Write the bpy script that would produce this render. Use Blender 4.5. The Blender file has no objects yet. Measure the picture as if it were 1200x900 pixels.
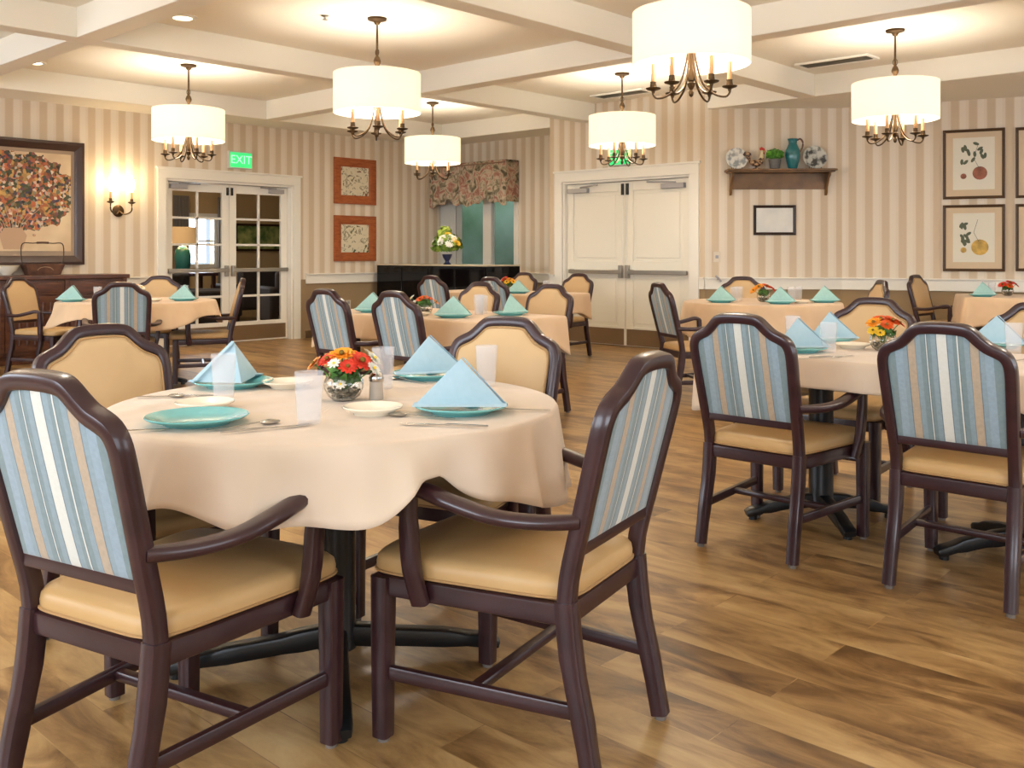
import bpy, math, random
from mathutils import Vector, Matrix
random.seed(7)
PI = math.pi
S = bpy.context.scene
COL = S.collection
# ------------------------------------------------------------------ camera / light / exposure
TH = math.radians(42.9); CT, ST = math.cos(TH), math.sin(TH)
F, HC, Y0 = 1120.0, 1.155, 297.0
cam_d = bpy.data.cameras.new('camera'); cam = bpy.data.objects.new('camera', cam_d); COL.objects.link(cam)
cam.location = (0, 0, HC); cam.rotation_euler = (PI/2, 0, TH)
cam_d.sensor_width = 36; cam_d.lens = F/1200*36; cam_d.shift_y = -(450-Y0)/1200; cam_d.clip_end = 100; cam_d.clip_start = .05
S.camera = cam
S.view_settings.view_transform = 'Standard'; S.view_settings.look = 'None'; S.view_settings.gamma = 1
S.view_settings.use_curve_mapping = False; S.view_settings.exposure = 0.22
wd = bpy.data.worlds.new('world'); S.world = wd; wd.use_nodes = True
wb = wd.node_tree.nodes['Background']; wb.inputs[0].default_value = (.62, .75, .9, 1); wb.inputs[1].default_value = .5
CHAND_W = 36.0      # watts per chandelier (inside the shade)
DAY_W = 92.0       # daylight through each window behind the camera
SHADE_E = .30
CEIL = 3.05; SOF = 2.82

def area(name, loc, rot, sx, sy, w, col):
    l = bpy.data.lights.new(name, 'AREA'); l.shape = 'RECTANGLE'; l.size = sx; l.size_y = sy; l.energy = w; l.color = col
    o = bpy.data.objects.new(name, l); COL.objects.link(o); o.location = loc; o.rotation_euler = rot
    return o
def point(name, loc, w, col, r=.1, parent=None):
    l = bpy.data.lights.new(name, 'POINT'); l.energy = w; l.color = col; l.shadow_soft_size = r
    o = bpy.data.objects.new(name, l); COL.objects.link(o); o.location = loc
    if parent: o.parent = parent
    return o
for yy in (-9.4, -5.9, -2.4, 1.0):      # daylight in the windows of the rear wall (y = -2.6)
    area('window_daylight', (yy, -2.55, 1.65), (PI/2, 0, 0), 2.2, 1.7, DAY_W, (.80, .89, 1.0))
for yy in (1.5, 5.5, 9.3):
    area('window_daylight', (2.45, yy, 1.65), (PI/2, 0, PI/2), 2.2, 1.7, DAY_W*.45, (.84, .91, 1.0))

# ------------------------------------------------------------------ helpers
def W(X, z):                     # metres right of / in front of the camera -> room x, y
    return (X*CT - z*ST, X*ST + z*CT)
def at(px, row, h):
    z = F*(HC-h)/(row-Y0); x, y = W((px-600)/F*z, z); return (x, y, h)
def atz(px, z): return W((px-600)/F*z, z)
def ang(fx, fz):                 # facing (view) -> z rotation of a thing whose front is local +y
    x, y = W(fx, fz); return math.atan2(y, x) - PI/2
def hit(px, P, D):               # pixel column -> distance along a wall line P + s D, and view depth
    rx, ry = W((px-600)/F, 1.0)
    det = rx*(-D[1]) + D[0]*ry
    t = (P[0]*(-D[1]) + D[0]*P[1])/det
    s = ((rx*t-P[0])*D[0] + (ry*t-P[1])*D[1])
    return s, t
def hgt(row, z): return HC - (row-Y0)*z/F

class MB:
    def __init__(s): s.v=[]; s.f=[]; s.mi=[]; s.m=0
    def add(s, vs, fs):
        b=len(s.v); s.v+= [tuple(v) for v in vs]; s.f+=[tuple(b+i for i in f) for f in fs]; s.mi+=[s.m]*len(fs); return s
    def box(s, x0,x1,y0,y1,z0,z1):
        return s.add([(x0,y0,z0),(x1,y0,z0),(x1,y1,z0),(x0,y1,z0),(x0,y0,z1),(x1,y0,z1),(x1,y1,z1),(x0,y1,z1)],
            [(0,3,2,1),(4,5,6,7),(0,1,5,4),(1,2,6,5),(2,3,7,6),(3,0,4,7)])
    def cbox(s, c, sz, rz=0):
        n=len(s.v); hx,hy,hz=[k/2 for k in sz]; s.box(-hx,hx,-hy,hy,-hz,hz)
        ca,sa=math.cos(rz),math.sin(rz)
        for i in range(n,len(s.v)):
            x,y,z=s.v[i]; s.v[i]=(c[0]+x*ca-y*sa, c[1]+x*sa+y*ca, c[2]+z)
        return s
    def lathe(s, prof, seg=24, c=(0,0,0), sx=1, sy=1):
        vs=[];fs=[];n=len(prof)
        for r,z in prof:
            for k in range(seg):
                a=2*PI*k/seg; vs.append((c[0]+r*sx*math.cos(a), c[1]+r*sy*math.sin(a), c[2]+z))
        for i in range(n-1):
            for k in range(seg):
                k2=(k+1)%seg; fs.append((i*seg+k,i*seg+k2,(i+1)*seg+k2,(i+1)*seg+k))
        if prof[0][0]>1e-4: fs.append(tuple(reversed(range(seg))))
        if prof[-1][0]>1e-4: fs.append(tuple((n-1)*seg+k for k in range(seg)))
        return s.add(vs,fs)
    def openlathe(s, prof, seg=32, c=(0,0,0)):
        vs=[];fs=[];n=len(prof)
        for r,z in prof:
            for k in range(seg):
                a=2*PI*k/seg; vs.append((c[0]+r*math.cos(a), c[1]+r*math.sin(a), c[2]+z))
        for i in range(n-1):
            for k in range(seg):
                k2=(k+1)%seg; fs.append((i*seg+k,i*seg+k2,(i+1)*seg+k2,(i+1)*seg+k))
        return s.add(vs,fs)
    def sphere(s, c, r, seg=12, rings=8, sc=(1,1,1)):
        vs=[];fs=[]
        for i in range(rings+1):
            p=PI*i/rings
            for k in range(seg):
                a=2*PI*k/seg; vs.append((c[0]+r*sc[0]*math.sin(p)*math.cos(a),c[1]+r*sc[1]*math.sin(p)*math.sin(a),c[2]+r*sc[2]*math.cos(p)))
        for i in range(rings):
            for k in range(seg):
                k2=(k+1)%seg; fs.append((i*seg+k,(i+1)*seg+k,(i+1)*seg+k2,i*seg+k2))
        return s.add(vs,fs)
    def sweep(s, path, sizes, up=(0,0,1), n=10, pw=3.0, closed=False, caps=True):
        """path pts; sizes (w,d) per pt: w across (tangent x up), d along up"""
        path=[Vector(p) for p in path]; up=Vector(up); N=len(path); vs=[];fs=[]
        if not isinstance(sizes,list): sizes=[sizes]*N
        for i,p in enumerate(path):
            a=path[i-1] if (i>0 or closed) else path[i]; b=path[(i+1)%N] if (i<N-1 or closed) else path[i]
            t=(b-a).normalized(); sd=t.cross(up)
            if sd.length<1e-4: sd=t.cross(Vector((1,0,0)))
            sd.normalize(); u=sd.cross(t).normalized(); w,d=sizes[i]
            for k in range(n):
                q=2*PI*(k+.5)/n; cc,ss=math.cos(q),math.sin(q)
                e=2.0/pw
                x=math.copysign(abs(cc)**e,cc)*w/2; y=math.copysign(abs(ss)**e,ss)*d/2
                vs.append(p+sd*x+u*y)
        M=N if closed else N-1
        for i in range(M):
            j=(i+1)%N
            for k in range(n):
                k2=(k+1)%n; fs.append((i*n+k,i*n+k2,j*n+k2,j*n+k))
        if caps and not closed:
            fs.append(tuple(reversed(range(n)))); fs.append(tuple((N-1)*n+k for k in range(n)))
        return s.add(vs,fs)
    def tube(s, path, r, n=8, **k):
        rr = r if isinstance(r,list) else [r]*len(path)
        return s.sweep(path,[(2*q,2*q) for q in rr],n=n,pw=2.0,**k)
    def xf(s, M, start=0):
        for i in range(start,len(s.v)): s.v[i]=tuple(M @ Vector(s.v[i]))
        return s

def smooth(pts, k=4):            # catmull-rom
    P=[Vector(p) for p in pts]; out=[]
    for i in range(len(P)-1):
        p0=P[max(i-1,0)];p1=P[i];p2=P[i+1];p3=P[min(i+2,len(P)-1)]
        for j in range(k):
            t=j/k; out.append(.5*((2*p1)+(p2-p0)*t+(2*p0-5*p1+4*p2-p3)*t*t+(3*p1-p0-3*p2+p3)*t**3))
    out.append(P[-1]); return out

def obj(name, mb, mats, parent=None, loc=(0,0,0), rz=0, sharp=40, bevel=0):
    me=bpy.data.meshes.new(name); me.from_pydata(mb.v,[],mb.f); me.update()
    import bmesh
    bm=bmesh.new(); bm.from_mesh(me); bmesh.ops.recalc_face_normals(bm, faces=bm.faces) if getattr(mb,'recalc',True) else None; bm.to_mesh(me); bm.free()
    if not isinstance(mats,(list,tuple)): mats=[mats]
    for m in mats: me.materials.append(m)
    for p,mi in zip(me.polygons,mb.mi): p.material_index=mi; p.use_smooth=True
    me.set_sharp_from_angle(angle=math.radians(sharp))
    o=bpy.data.objects.new(name,me); COL.objects.link(o); o.location=loc; o.rotation_euler=(0,0,rz)
    if parent: o.parent=parent
    if bevel:
        b=o.modifiers.new('bevel','BEVEL'); b.width=bevel; b.segments=2; b.limit_method='ANGLE'; b.angle_limit=math.radians(50)
    return o
def tag(o,label,cat,group=None,kind=None):
    if label: o['label']=label
    if cat: o['category']=cat
    if group: o['group']=group
    if kind: o['kind']=kind
    return o
def thing(name,label,cat,loc=(0,0,0),rz=0,group=None):
    o=bpy.data.objects.new(name,None); COL.objects.link(o); o.location=loc; o.rotation_euler=(0,0,rz); o.empty_display_size=.1
    return tag(o,label,cat,group)
def struct(name,mb,mats,parent=None,**k):
    o=obj(name,mb,mats,parent,**k)
    if not parent: o['kind']='structure'
    return o
def dup(o, parent=None):
    kids=[c for c in KIDS.get(o.name,[])] if o.name in KIDS else [c for c in bpy.data.objects if c.parent==o]
    KIDS[o.name]=kids
    c=o.copy(); COL.objects.link(c)
    if parent: c.parent=parent
    for ch in kids: dup(ch,c)
    return c
KIDS={}
def clone(proto, loc, rz, label, group=None, sc=None):
    if not proto.get('_used'):
        o=proto; o['_used']=1
    else: o=dup(proto)
    o.location=loc; o.rotation_euler=(0,0,rz); o['label']=label
    if group: o['group']=group
    if sc: o.scale=sc
    return o

# ------------------------------------------------------------------ materials
def lin(c):
    return tuple(((x/255)/12.92 if x/255<=.04045 else ((x/255+.055)/1.055)**2.4) for x in c)+(1,)
def mat(name, col, rough=.5, metal=0, spec=.5, coat=0, emit=None, es=0, trans=0, alpha=1, sheen=0, ior=1.45):
    m=bpy.data.materials.new(name); m.use_nodes=True; b=m.node_tree.nodes['Principled BSDF']
    b.inputs['Base Color'].default_value=lin(col); b.inputs['Roughness'].default_value=rough; b.inputs['Metallic'].default_value=metal
    b.inputs['Specular IOR Level'].default_value=spec; b.inputs['Coat Weight'].default_value=coat; b.inputs['Coat Roughness'].default_value=.15
    b.inputs['Transmission Weight'].default_value=trans; b.inputs['Alpha'].default_value=alpha; b.inputs['Sheen Weight'].default_value=sheen; b.inputs['IOR'].default_value=ior
    if emit: b.inputs['Emission Color'].default_value=lin(emit); b.inputs['Emission Strength'].default_value=es
    return m
def N(m,t): return m.node_tree.nodes.new(t)
def L(m,a,b): m.node_tree.links.new(a,b)
def bsdf(m): return m.node_tree.nodes['Principled BSDF']
def ramp(m, stops, interp='LINEAR'):
    r=N(m,'ShaderNodeValToRGB'); cr=r.color_ramp; cr.interpolation=interp
    while len(cr.elements)>1: cr.elements.remove(cr.elements[0])
    cr.elements[0].position=stops[0][0]; cr.elements[0].color=lin(stops[0][1])
    for p,c in stops[1:]:
        e=cr.elements.new(p); e.color=lin(c)
    return r
def noise_col(m, c1, c2, scale, stretch=(1,1,1), detail=4, coord='Object', bump=0, dist=.01, lo=.35, hi=.65):
    tc=N(m,'ShaderNodeTexCoord'); mp=N(m,'ShaderNodeMapping'); mp.inputs['Scale'].default_value=stretch
    L(m,tc.outputs[coord],mp.inputs[0]); n=N(m,'ShaderNodeTexNoise'); n.inputs['Scale'].default_value=scale; n.inputs['Detail'].default_value=detail
    L(m,mp.outputs[0],n.inputs[0]); r=ramp(m,[(lo,c1),(hi,c2)]); L(m,n.outputs[0],r.inputs[0]); L(m,r.outputs[0],bsdf(m).inputs['Base Color'])
    if bump:
        bp=N(m,'ShaderNodeBump'); bp.inputs['Strength'].default_value=bump; bp.inputs['Distance'].default_value=dist
        L(m,n.outputs[0],bp.inputs['Height']); L(m,bp.outputs[0],bsdf(m).inputs['Normal'])
    return m
M={}
M['mahog']=noise_col(mat('dark_mahogany',(52,29,33),.30,coat=.35),(47,25,29),(58,33,37),9,(1,1,1.5))
M['seat']=noise_col(mat('tan_vinyl',(200,164,112),.42,spec=.4),(194,156,104),(206,170,120),3)
M['vinyl']=mat('beige_vinyl',(204,172,128),.45,spec=.4)
M['welt']=mat('tan_welting',(176,138,92),.5)
M['blackmetal']=mat('black_metal',(22,24,27),.35,coat=.2)
M['glide']=mat('glide_nylon',(120,112,104),.5)
M['white']=mat('white_paint',(243,238,226),.35)
M['ceil']=mat('ceiling_white',(244,236,220),.8)
M['beam']=mat('beam_white',(244,238,224),.55)
M['teal']=mat('teal_glaze',(112,192,196),.15,coat=.6)
M['cream']=mat('cream_china',(247,238,218),.15,coat=.5)
M['napkin']=noise_col(mat('blue_linen',(170,200,214),.9,sheen=.2),(169,199,213),(173,202,216),60)
M['napkin_green']=noise_col(mat('aqua_linen',(164,204,198),.9,sheen=.2),(161,201,195),(168,208,202),60)
M['cloth']=noise_col(mat('beige_linen',(216,196,174),.85,sheen=.2),(214,194,171),(220,200,179),4,bump=.7,dist=.05,detail=2)
M['cloth_warm']=noise_col(mat('peach_linen',(220,188,152),.85,sheen=.2),(216,183,146),(224,193,157),5,bump=.35,dist=.02,detail=2)
M['steel']=mat('stainless',(190,188,184),.22,metal=1)
M['alum']=mat('brushed_aluminium',(176,172,164),.35,metal=1)
M['closer']=mat('closer_grey',(168,166,168),.4,metal=.6)
M['kick']=mat('kickplate_bronze',(150,128,100),.35,metal=.7)
M['bronze']=mat('antique_bronze',(84,64,42),.38,metal=.8)
M['candle']=mat('candle_sleeve',(176,134,92),.6)
M['frost']=mat('frosted_plastic',(236,236,240),.18,alpha=.2,spec=.8)
M['glass']=mat('clear_glass',(250,252,252),.02,trans=1,ior=1.45)
M['pane']=mat('window_glass',(255,255,255),.02,trans=1,ior=1.03,spec=.5)
M['blackgloss']=mat('black_lacquer',(6,6,10),.06,spec=.35)
M['edge']=mat('pale_edge',(206,190,160),.35)
M['sheetwhite']=mat('shade_bulb',(255,250,235),.5,emit=(255,236,200),es=18)

def shade_mat():
    m=bpy.data.materials.new('linen_shade'); m.use_nodes=True; nt=m.node_tree; nt.nodes.clear()
    o=N(m,'ShaderNodeOutputMaterial'); d=N(m,'ShaderNodeBsdfDiffuse'); t=N(m,'ShaderNodeBsdfTranslucent'); mx=N(m,'ShaderNodeMixShader'); e=N(m,'ShaderNodeEmission'); a=N(m,'ShaderNodeAddShader')
    d.inputs[0].default_value=lin((250,244,230)); t.inputs[0].default_value=lin((214,204,186)); mx.inputs[0].default_value=.42
    e.inputs[0].default_value=lin((255,240,212)); e.inputs[1].default_value=SHADE_E
    L(m,d.outputs[0],mx.inputs[1]); L(m,t.outputs[0],mx.inputs[2]); L(m,mx.outputs[0],a.inputs[0]); L(m,e.outputs[0],a.inputs[1]); L(m,a.outputs[0],o.inputs[0])
    return m
M['shade']=shade_mat()

def stripe_fabric():
    m=mat('striped_upholstery',(140,160,165),.85,sheen=.3)
    tc=N(m,'ShaderNodeTexCoord'); sp=N(m,'ShaderNodeSeparateXYZ'); L(m,tc.outputs['Object'],sp.inputs[0])
    mr=N(m,'ShaderNodeMapRange'); mr.inputs['From Min'].default_value=-.19; mr.inputs['From Max'].default_value=.19; L(m,sp.outputs['X'],mr.inputs[0])
    B=(136,154,162); G=(122,140,143); Wt=(212,212,203); T=(178,159,136); LB=(144,162,174); D=(106,122,130)
    half=[(0,Wt),(.018,D),(.021,B),(.040,G),(.052,D),(.055,Wt),(.060,D),(.063,G),(.080,B),(.098,D),(.101,T),(.130,D),(.133,B),(.150,LB),(.18,G)]
    st=[]
    for i in range(len(half)-1,0,-1):
        x=half[i][0]; st.append((.5-x/.44, half[i-1][1] if True else None))
    st=[(0.0,half[-1][1])]+st
    for x,c in half[1:]: st.append((.5+x/.44,c))
    st.sort(key=lambda q:q[0])
    # colour ramps hold 32 stops
    r=ramp(m,st,'CONSTANT'); L(m,mr.outputs[0],r.inputs[0])
    n=N(m,'ShaderNodeTexNoise'); n.inputs['Scale'].default_value=90; n.inputs['Detail'].default_value=3; L(m,tc.outputs['Object'],n.inputs[0])
    mx=N(m,'ShaderNodeMix'); mx.data_type='RGBA'; mx.blend_type='OVERLAY'; mx.inputs[0].default_value=.16
    L(m,r.outputs[0],mx.inputs[6]); L(m,n.outputs[0],mx.inputs[7]); L(m,mx.outputs[2],bsdf(m).inputs['Base Color'])
    return m
M['stripe']=stripe_fabric()

def wallpaper(name, D, period=.177, low=(158,134,100)):
    m=mat(name,(225,205,180),.75)
    g=N(m,'ShaderNodeNewGeometry'); vm=N(m,'ShaderNodeVectorMath'); vm.operation='DOT_PRODUCT'; vm.inputs[1].default_value=(D[0]/period,D[1]/period,0)
    L(m,g.outputs['Position'],vm.inputs[0]); fr=N(m,'ShaderNodeMath'); fr.operation='FRACT'; ad=N(m,'ShaderNodeMath'); ad.operation='ADD'; ad.inputs[1].default_value=100
    L(m,vm.outputs['Value'],ad.inputs[0]); L(m,ad.outputs[0],fr.inputs[0])
    A=(232,220,202); C=(228,214,194); T=(212,192,164); T2=(218,200,175)
    r=ramp(m,[(0,A),(.30,A),(.33,C),(.46,C),(.49,T2),(.54,T),(.90,T),(.94,T2),(1,A)]); L(m,fr.outputs[0],r.inputs[0])
    sp=N(m,'ShaderNodeSeparateXYZ'); L(m,g.outputs['Position'],sp.inputs[0]); gt=N(m,'ShaderNodeMath'); gt.operation='GREATER_THAN'; gt.inputs[1].default_value=.80; L(m,sp.outputs['Z'],gt.inputs[0])
    mx=N(m,'ShaderNodeMix'); mx.data_type='RGBA'; mx.inputs[6].default_value=lin(low); L(m,gt.outputs[0],mx.inputs[0]); L(m,r.outputs[0],mx.inputs[7]); L(m,mx.outputs[2],bsdf(m).inputs['Base Color'])
    return m

def floor_mat():
    m=mat('wood_plank_floor',(150,112,70),.34,spec=.45)
    g=N(m,'ShaderNodeNewGeometry')
    br=N(m,'ShaderNodeTexBrick'); br.inputs['Scale'].default_value=1; br.inputs['Brick Width'].default_value=1.2; br.inputs['Row Height'].default_value=.152; br.inputs['Mortar Size'].default_value=.0015
    br.offset=.37; br.offset_frequency=2; br.inputs['Color1'].default_value=(0,0,0,1); br.inputs['Color2'].default_value=(1,1,1,1); br.inputs['Mortar'].default_value=(.4,.4,.4,1); br.inputs['Bias'].default_value=0
    L(m,g.outputs['Position'],br.inputs['Vector'])
    mp=N(m,'ShaderNodeMapping'); mp.inputs['Scale'].default_value=(1.8,5.5,1); L(m,g.outputs['Position'],mp.inputs[0])
    # shift grain per plank
    mx0=N(m,'ShaderNodeVectorMath'); mx0.operation='MULTIPLY_ADD'; mx0.inputs[1].default_value=(7,7,7); L(m,br.outputs['Color'],mx0.inputs[0]); L(m,mp.outputs[0],mx0.inputs[2])
    n=N(m,'ShaderNodeTexNoise'); n.inputs['Scale'].default_value=1.6; n.inputs['Detail'].default_value=8; n.inputs['Roughness'].default_value=.62; n.inputs['Distortion'].default_value=.6; L(m,mx0.outputs[0],n.inputs[0])
    a=N(m,'ShaderNodeMath'); a.operation='MULTIPLY'; a.inputs[1].default_value=.16; L(m,br.outputs['Color'],a.inputs[0])
    b=N(m,'ShaderNodeMath'); b.operation='ADD'; L(m,a.outputs[0],b.inputs[0]); L(m,n.outputs[0],b.inputs[1])
    r=ramp(m,[(.36,(84,57,31)),(.46,(118,85,48)),(.55,(148,112,68)),(.66,(174,138,88)),(.84,(196,163,112))]); L(m,b.outputs[0],r.inputs[0])
    L(m,r.outputs[0],bsdf(m).inputs['Base Color'])
    rr=N(m,'ShaderNodeMapRange'); rr.inputs['To Min'].default_value=.24; rr.inputs['To Max'].default_value=.42; L(m,n.outputs[0],rr.inputs[0]); L(m,rr.outputs[0],bsdf(m).inputs['Roughness'])
    bp=N(m,'ShaderNodeBump'); bp.inputs['Strength'].default_value=.12; bp.inputs['Distance'].default_value=.004; L(m,n.outputs[0],bp.inputs['Height']); L(m,bp.outputs[0],bsdf(m).inputs['Normal'])
    return m

# ------------------------------------------------------------------ room shell
XL=-10.95; YD=9.58; YW=10.2; XR=2.6; YB=-2.7
xw=-8.22
P1=W(2.22,11.01); P1=(P1[0],YD); P2=W(3.78,10.95)
aR=-26.0; dR=(math.cos(math.radians(aR)),math.sin(math.radians(aR)))
P3v=(3.78+5.2*dR[0],10.95+5.2*dR[1]); P3=W(*P3v)
def unit(a,b):
    d=math.hypot(b[0]-a[0],b[1]-a[1]); return ((b[0]-a[0])/d,(b[1]-a[1])/d), d
def wall(name,P,Q,openings,m,top=SOF+.23,th=.14):
    """inside face on the line P->Q (going right as seen from the room); boxes between openings (s0,s1,z0,z1)"""
    D,ln=unit(P,Q); mb=MB(); cur=0
    for s0,s1,z0,z1 in sorted(openings):
        mb.box(cur,s0,0,th,0,top)
        if z0>0: mb.box(s0,s1,0,th,0,z0)
        if z1<top: mb.box(s0,s1,0,th,z1,top)
        cur=s1
    mb.box(cur,ln,0,th,0,top)
    o=struct(name,mb,m,loc=(P[0],P[1],0),rz=math.atan2(D[1],D[0])); return o
def railing(nums,P,Q,gaps,depth=.028):
    D,ln=unit(P,Q); cur=0; a=math.atan2(D[1],D[0])
    mb=MB(); bb=MB()
    for s0,s1 in sorted(gaps)+[(ln,ln)]:
        if s0-cur>.01:
            mb.box(cur,s0,-.018,-.0005,.755,.862); mb.box(cur,s0,-.04,-.0005,.862,.878); mb.box(cur,s0,-.028,-.0005,.742,.757)
            bb.box(cur,s0,-.016,-.0005,0.0,.10); 
        cur=s1
    struct('trim_%d'%nums,mb,M['white'],loc=(P[0],P[1],0),rz=a,bevel=.003)
    return bb,a
fm=MB(); fm.box(-17.5,XR+.2,YB-.2,13.2,-.12,0); struct('floor',fm,floor_mat())
cm=MB(); cm.box(-17.5,XR+.2,YB-.2,13.2,CEIL,CEIL+.12); struct('ceiling',cm,M['ceil'])
base_m=mat('baseboard_brown',(96,74,52),.5)
# left wall, French door opening
LD0,LD1=5.62-YB,7.44-YB
W_left=((XL,YB),(XL,YW)); W_win=((XL,YW),(xw+.02,YW)); W_door=((xw,YD),P1); W_cut=(P1,P2); W_right=(P2,P3)
wall('wall_left',*W_left,[(LD0,LD1,0,2.07)],wallpaper('stripe_paper_left',(0,1)))
WX0,WX1=-10.72,-9.38   # window
wall('wall_window',*W_win,[(WX0-XL,WX1-XL,.55,2.3)],wallpaper('stripe_paper_window',(1,0)))
DD0,DD1=-8.0-xw,-6.06-xw
wall('wall_back',*W_door,[(DD0,DD1,0,2.08)],wallpaper('stripe_paper_back',(1,0)),th=.5)
jb=MB(); jb.box(xw,xw+.12,YD+.5,YW+.14,0,CEIL); struct('wall_return',jb,wallpaper('stripe_paper_return',(0,1)))
d,_=unit(*W_cut); wall('wall_corner',*W_cut,[],wallpaper('stripe_paper_corner',d))
d,_=unit(*W_right); wall('wall_right',*W_right,[],wallpaper('stripe_paper_right',d))
plain=mat('plain_wall',(225,208,180),.8)
sb=MB()
# unseen side: rear wall and side wall with window openings
def wallwin(name,P,Q,cs,half=1.1):
    wall(name,P,Q,[(c-half,c+half,.8,2.5) for c in cs],plain)
wallwin('wall_rear',(XR,YB),(XL-.14,YB),[XR-x for x in (1.0,-2.4,-5.9,-9.4)])
wallwin('wall_side',(XR,P3[1]+.3),(XR,YB),[P3[1]+.3-y for y in (9.3,5.5,1.5)])
wall('wall_far',P3,(XR,P3[1]+.3),[],plain)
i=0
for (P,Q),gaps in ((W_left,[(LD0-.11,LD1+.2)]),(W_win,[(WX0-XL-.05,WX1-XL+.03)]),(W_door,[(DD0-.12,DD1+.12)]),(W_cut,[]),(W_right,[])):
    i+=1; bb,a=railing(i,P,Q,gaps); struct('baseboard_'+('left','window','back','corner','right')[i-1],bb,base_m,loc=(P[0],P[1],0),rz=a)
# beams
n=10
def beam(x0,x1,y0,y1):
    global n
    mb=MB(); mb.box(x0,x1,y0,y1,SOF,CEIL+.01); struct('trim_%d'%n,mb,M['beam'],bevel=.006); n+=1
beam(XL,-10.32,YB,9.6)
beam(XL,XR,9.6,13.0)
for x in (-7.66,-4.73,-1.8,1.1): beam(x,x+.19,YB,9.6)
for y in (-.35,3.11,6.62): 
    xs=[-10.32,-7.66,-4.73,-1.8,1.1]
    for a_,b_ in zip([-10.32,-7.47,-4.54,-1.61,1.29],[-7.66,-4.73,-1.8,1.1,XR]): beam(a_,b_,y,y+.19)

# ------------------------------------------------------------------ left French doors
def door_glass():
    d=bpy.data.objects.new('door_1',None); COL.objects.link(d); d['kind']='structure'
    d.location=(XL,5.62,0); d.rotation_euler=(0,0,PI/2)         # local x along wall, -y into the room
    w=1.82; H=2.07
    fr=MB()
    fr.box(-.11,0,-.025,.0,0,H).box(w,w+.11,-.025,.0,0,H).box(-.11,w+.11,-.025,.0,H,H+.11)
    fr.box(-.13,w+.13,-.035,0,H+.11,H+.135)
    fr.box(.0,.03,0.001,.13,0,H-.03).box(w-.03,w,0.001,.13,0,H-.03).box(0,w,0.001,.13,H-.03,H-.001)
    obj('door_frame',fr,M['white'],d,bevel=.003)
    lw=(w-.06)/2-.004
    for k in range(2):
        x0=.03+.002+k*(lw+.004); lf=MB(); y0,y1=.085,.125
        st=.10; zb=.27; zt=1.93; g0,g1=x0+st,x0+lw-st
        lf.box(x0,g0,y0,y1,.01,H-.035); lf.box(g1,x0+lw,y0,y1,.01,H-.035); lf.box(g0,g1,y0,y1,.01,zb); lf.box(g0,g1,y0,y1,zt,H-.035)
        xm=(g0+g1)/2; lf.box(xm-.014,xm+.014,y0+.004,y1-.004,zb,zt)
        for r in range(1,5):
            z=zb+(zt-zb)*r/5; lf.box(g0,g1,y0+.004,y1-.004,z-.014,z+.014)
        leaf=obj('door_leaf',lf,M['white'],d,bevel=.002)
        gp=MB(); gp.box(g0,g1,y0+.017,y0+.023,zb,zt); obj('glass_pane',gp,M['pane'],leaf)
        kp=MB(); kp.box(x0+.03,x0+lw-.03,y0-.004,y0-.0005,.03,.22); obj('kick_plate',kp,M['kick'],leaf)
        pb=MB(); pb.box(x0+.03,x0+lw-.02,y0-.055,y0-.025,.915,.965); e=x0+lw-.07 if k==0 else x0+.02
        pb.box(x0+.03,x0+.09,y0-.03,y0-.0005,.91,.97); pb.box(e,e+.045,y0-.05,y0-.0005,.86,1.0)
        obj('push_bar',pb,M['alum'],leaf,bevel=.005)
        cl=MB(); cx=x0+.06 if k==0 else x0+lw-.30
        cl.box(cx,cx+.22,y0-.05,y0-.0005,1.955,2.01); cl.tube([(cx+.11,y0-.03,2.015),(cx+(.38 if k==0 else -.16),y0-.07,2.02)],.009)
        obj('door_closer',cl,M['closer'],leaf,bevel=.004)
        bo=MB(); bx=x0+lw-.04 if k==0 else x0+.02; bo.box(bx,bx+.025,y0-.02,y0-.0005,1.90,2.0); obj('latch',bo,M['blackmetal'],leaf)
door_glass()
# lounge seen through the doors
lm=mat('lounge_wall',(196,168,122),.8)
lw=MB(); lw.box(-15.6,-15.45,3.0,8.35,0,CEIL).box(-15.6,-15.45,8.85,10.5,0,CEIL).box(-15.6,-15.45,8.35,8.85,0,.95).box(-15.6,-15.45,8.35,8.85,1.8,CEIL)
struct('wall_lounge',lw,lm)
lw=MB(); lw.box(-15.45,XL-.14,3.0,3.15,0,CEIL); struct('wall_lounge_near',lw,lm)
lw=MB(); lw.box(-15.45,XL-.14,10.35,10.5,0,CEIL); struct('wall_lounge_far',lw,mat('lounge_wall_dark',(120,112,104),.8))
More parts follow.
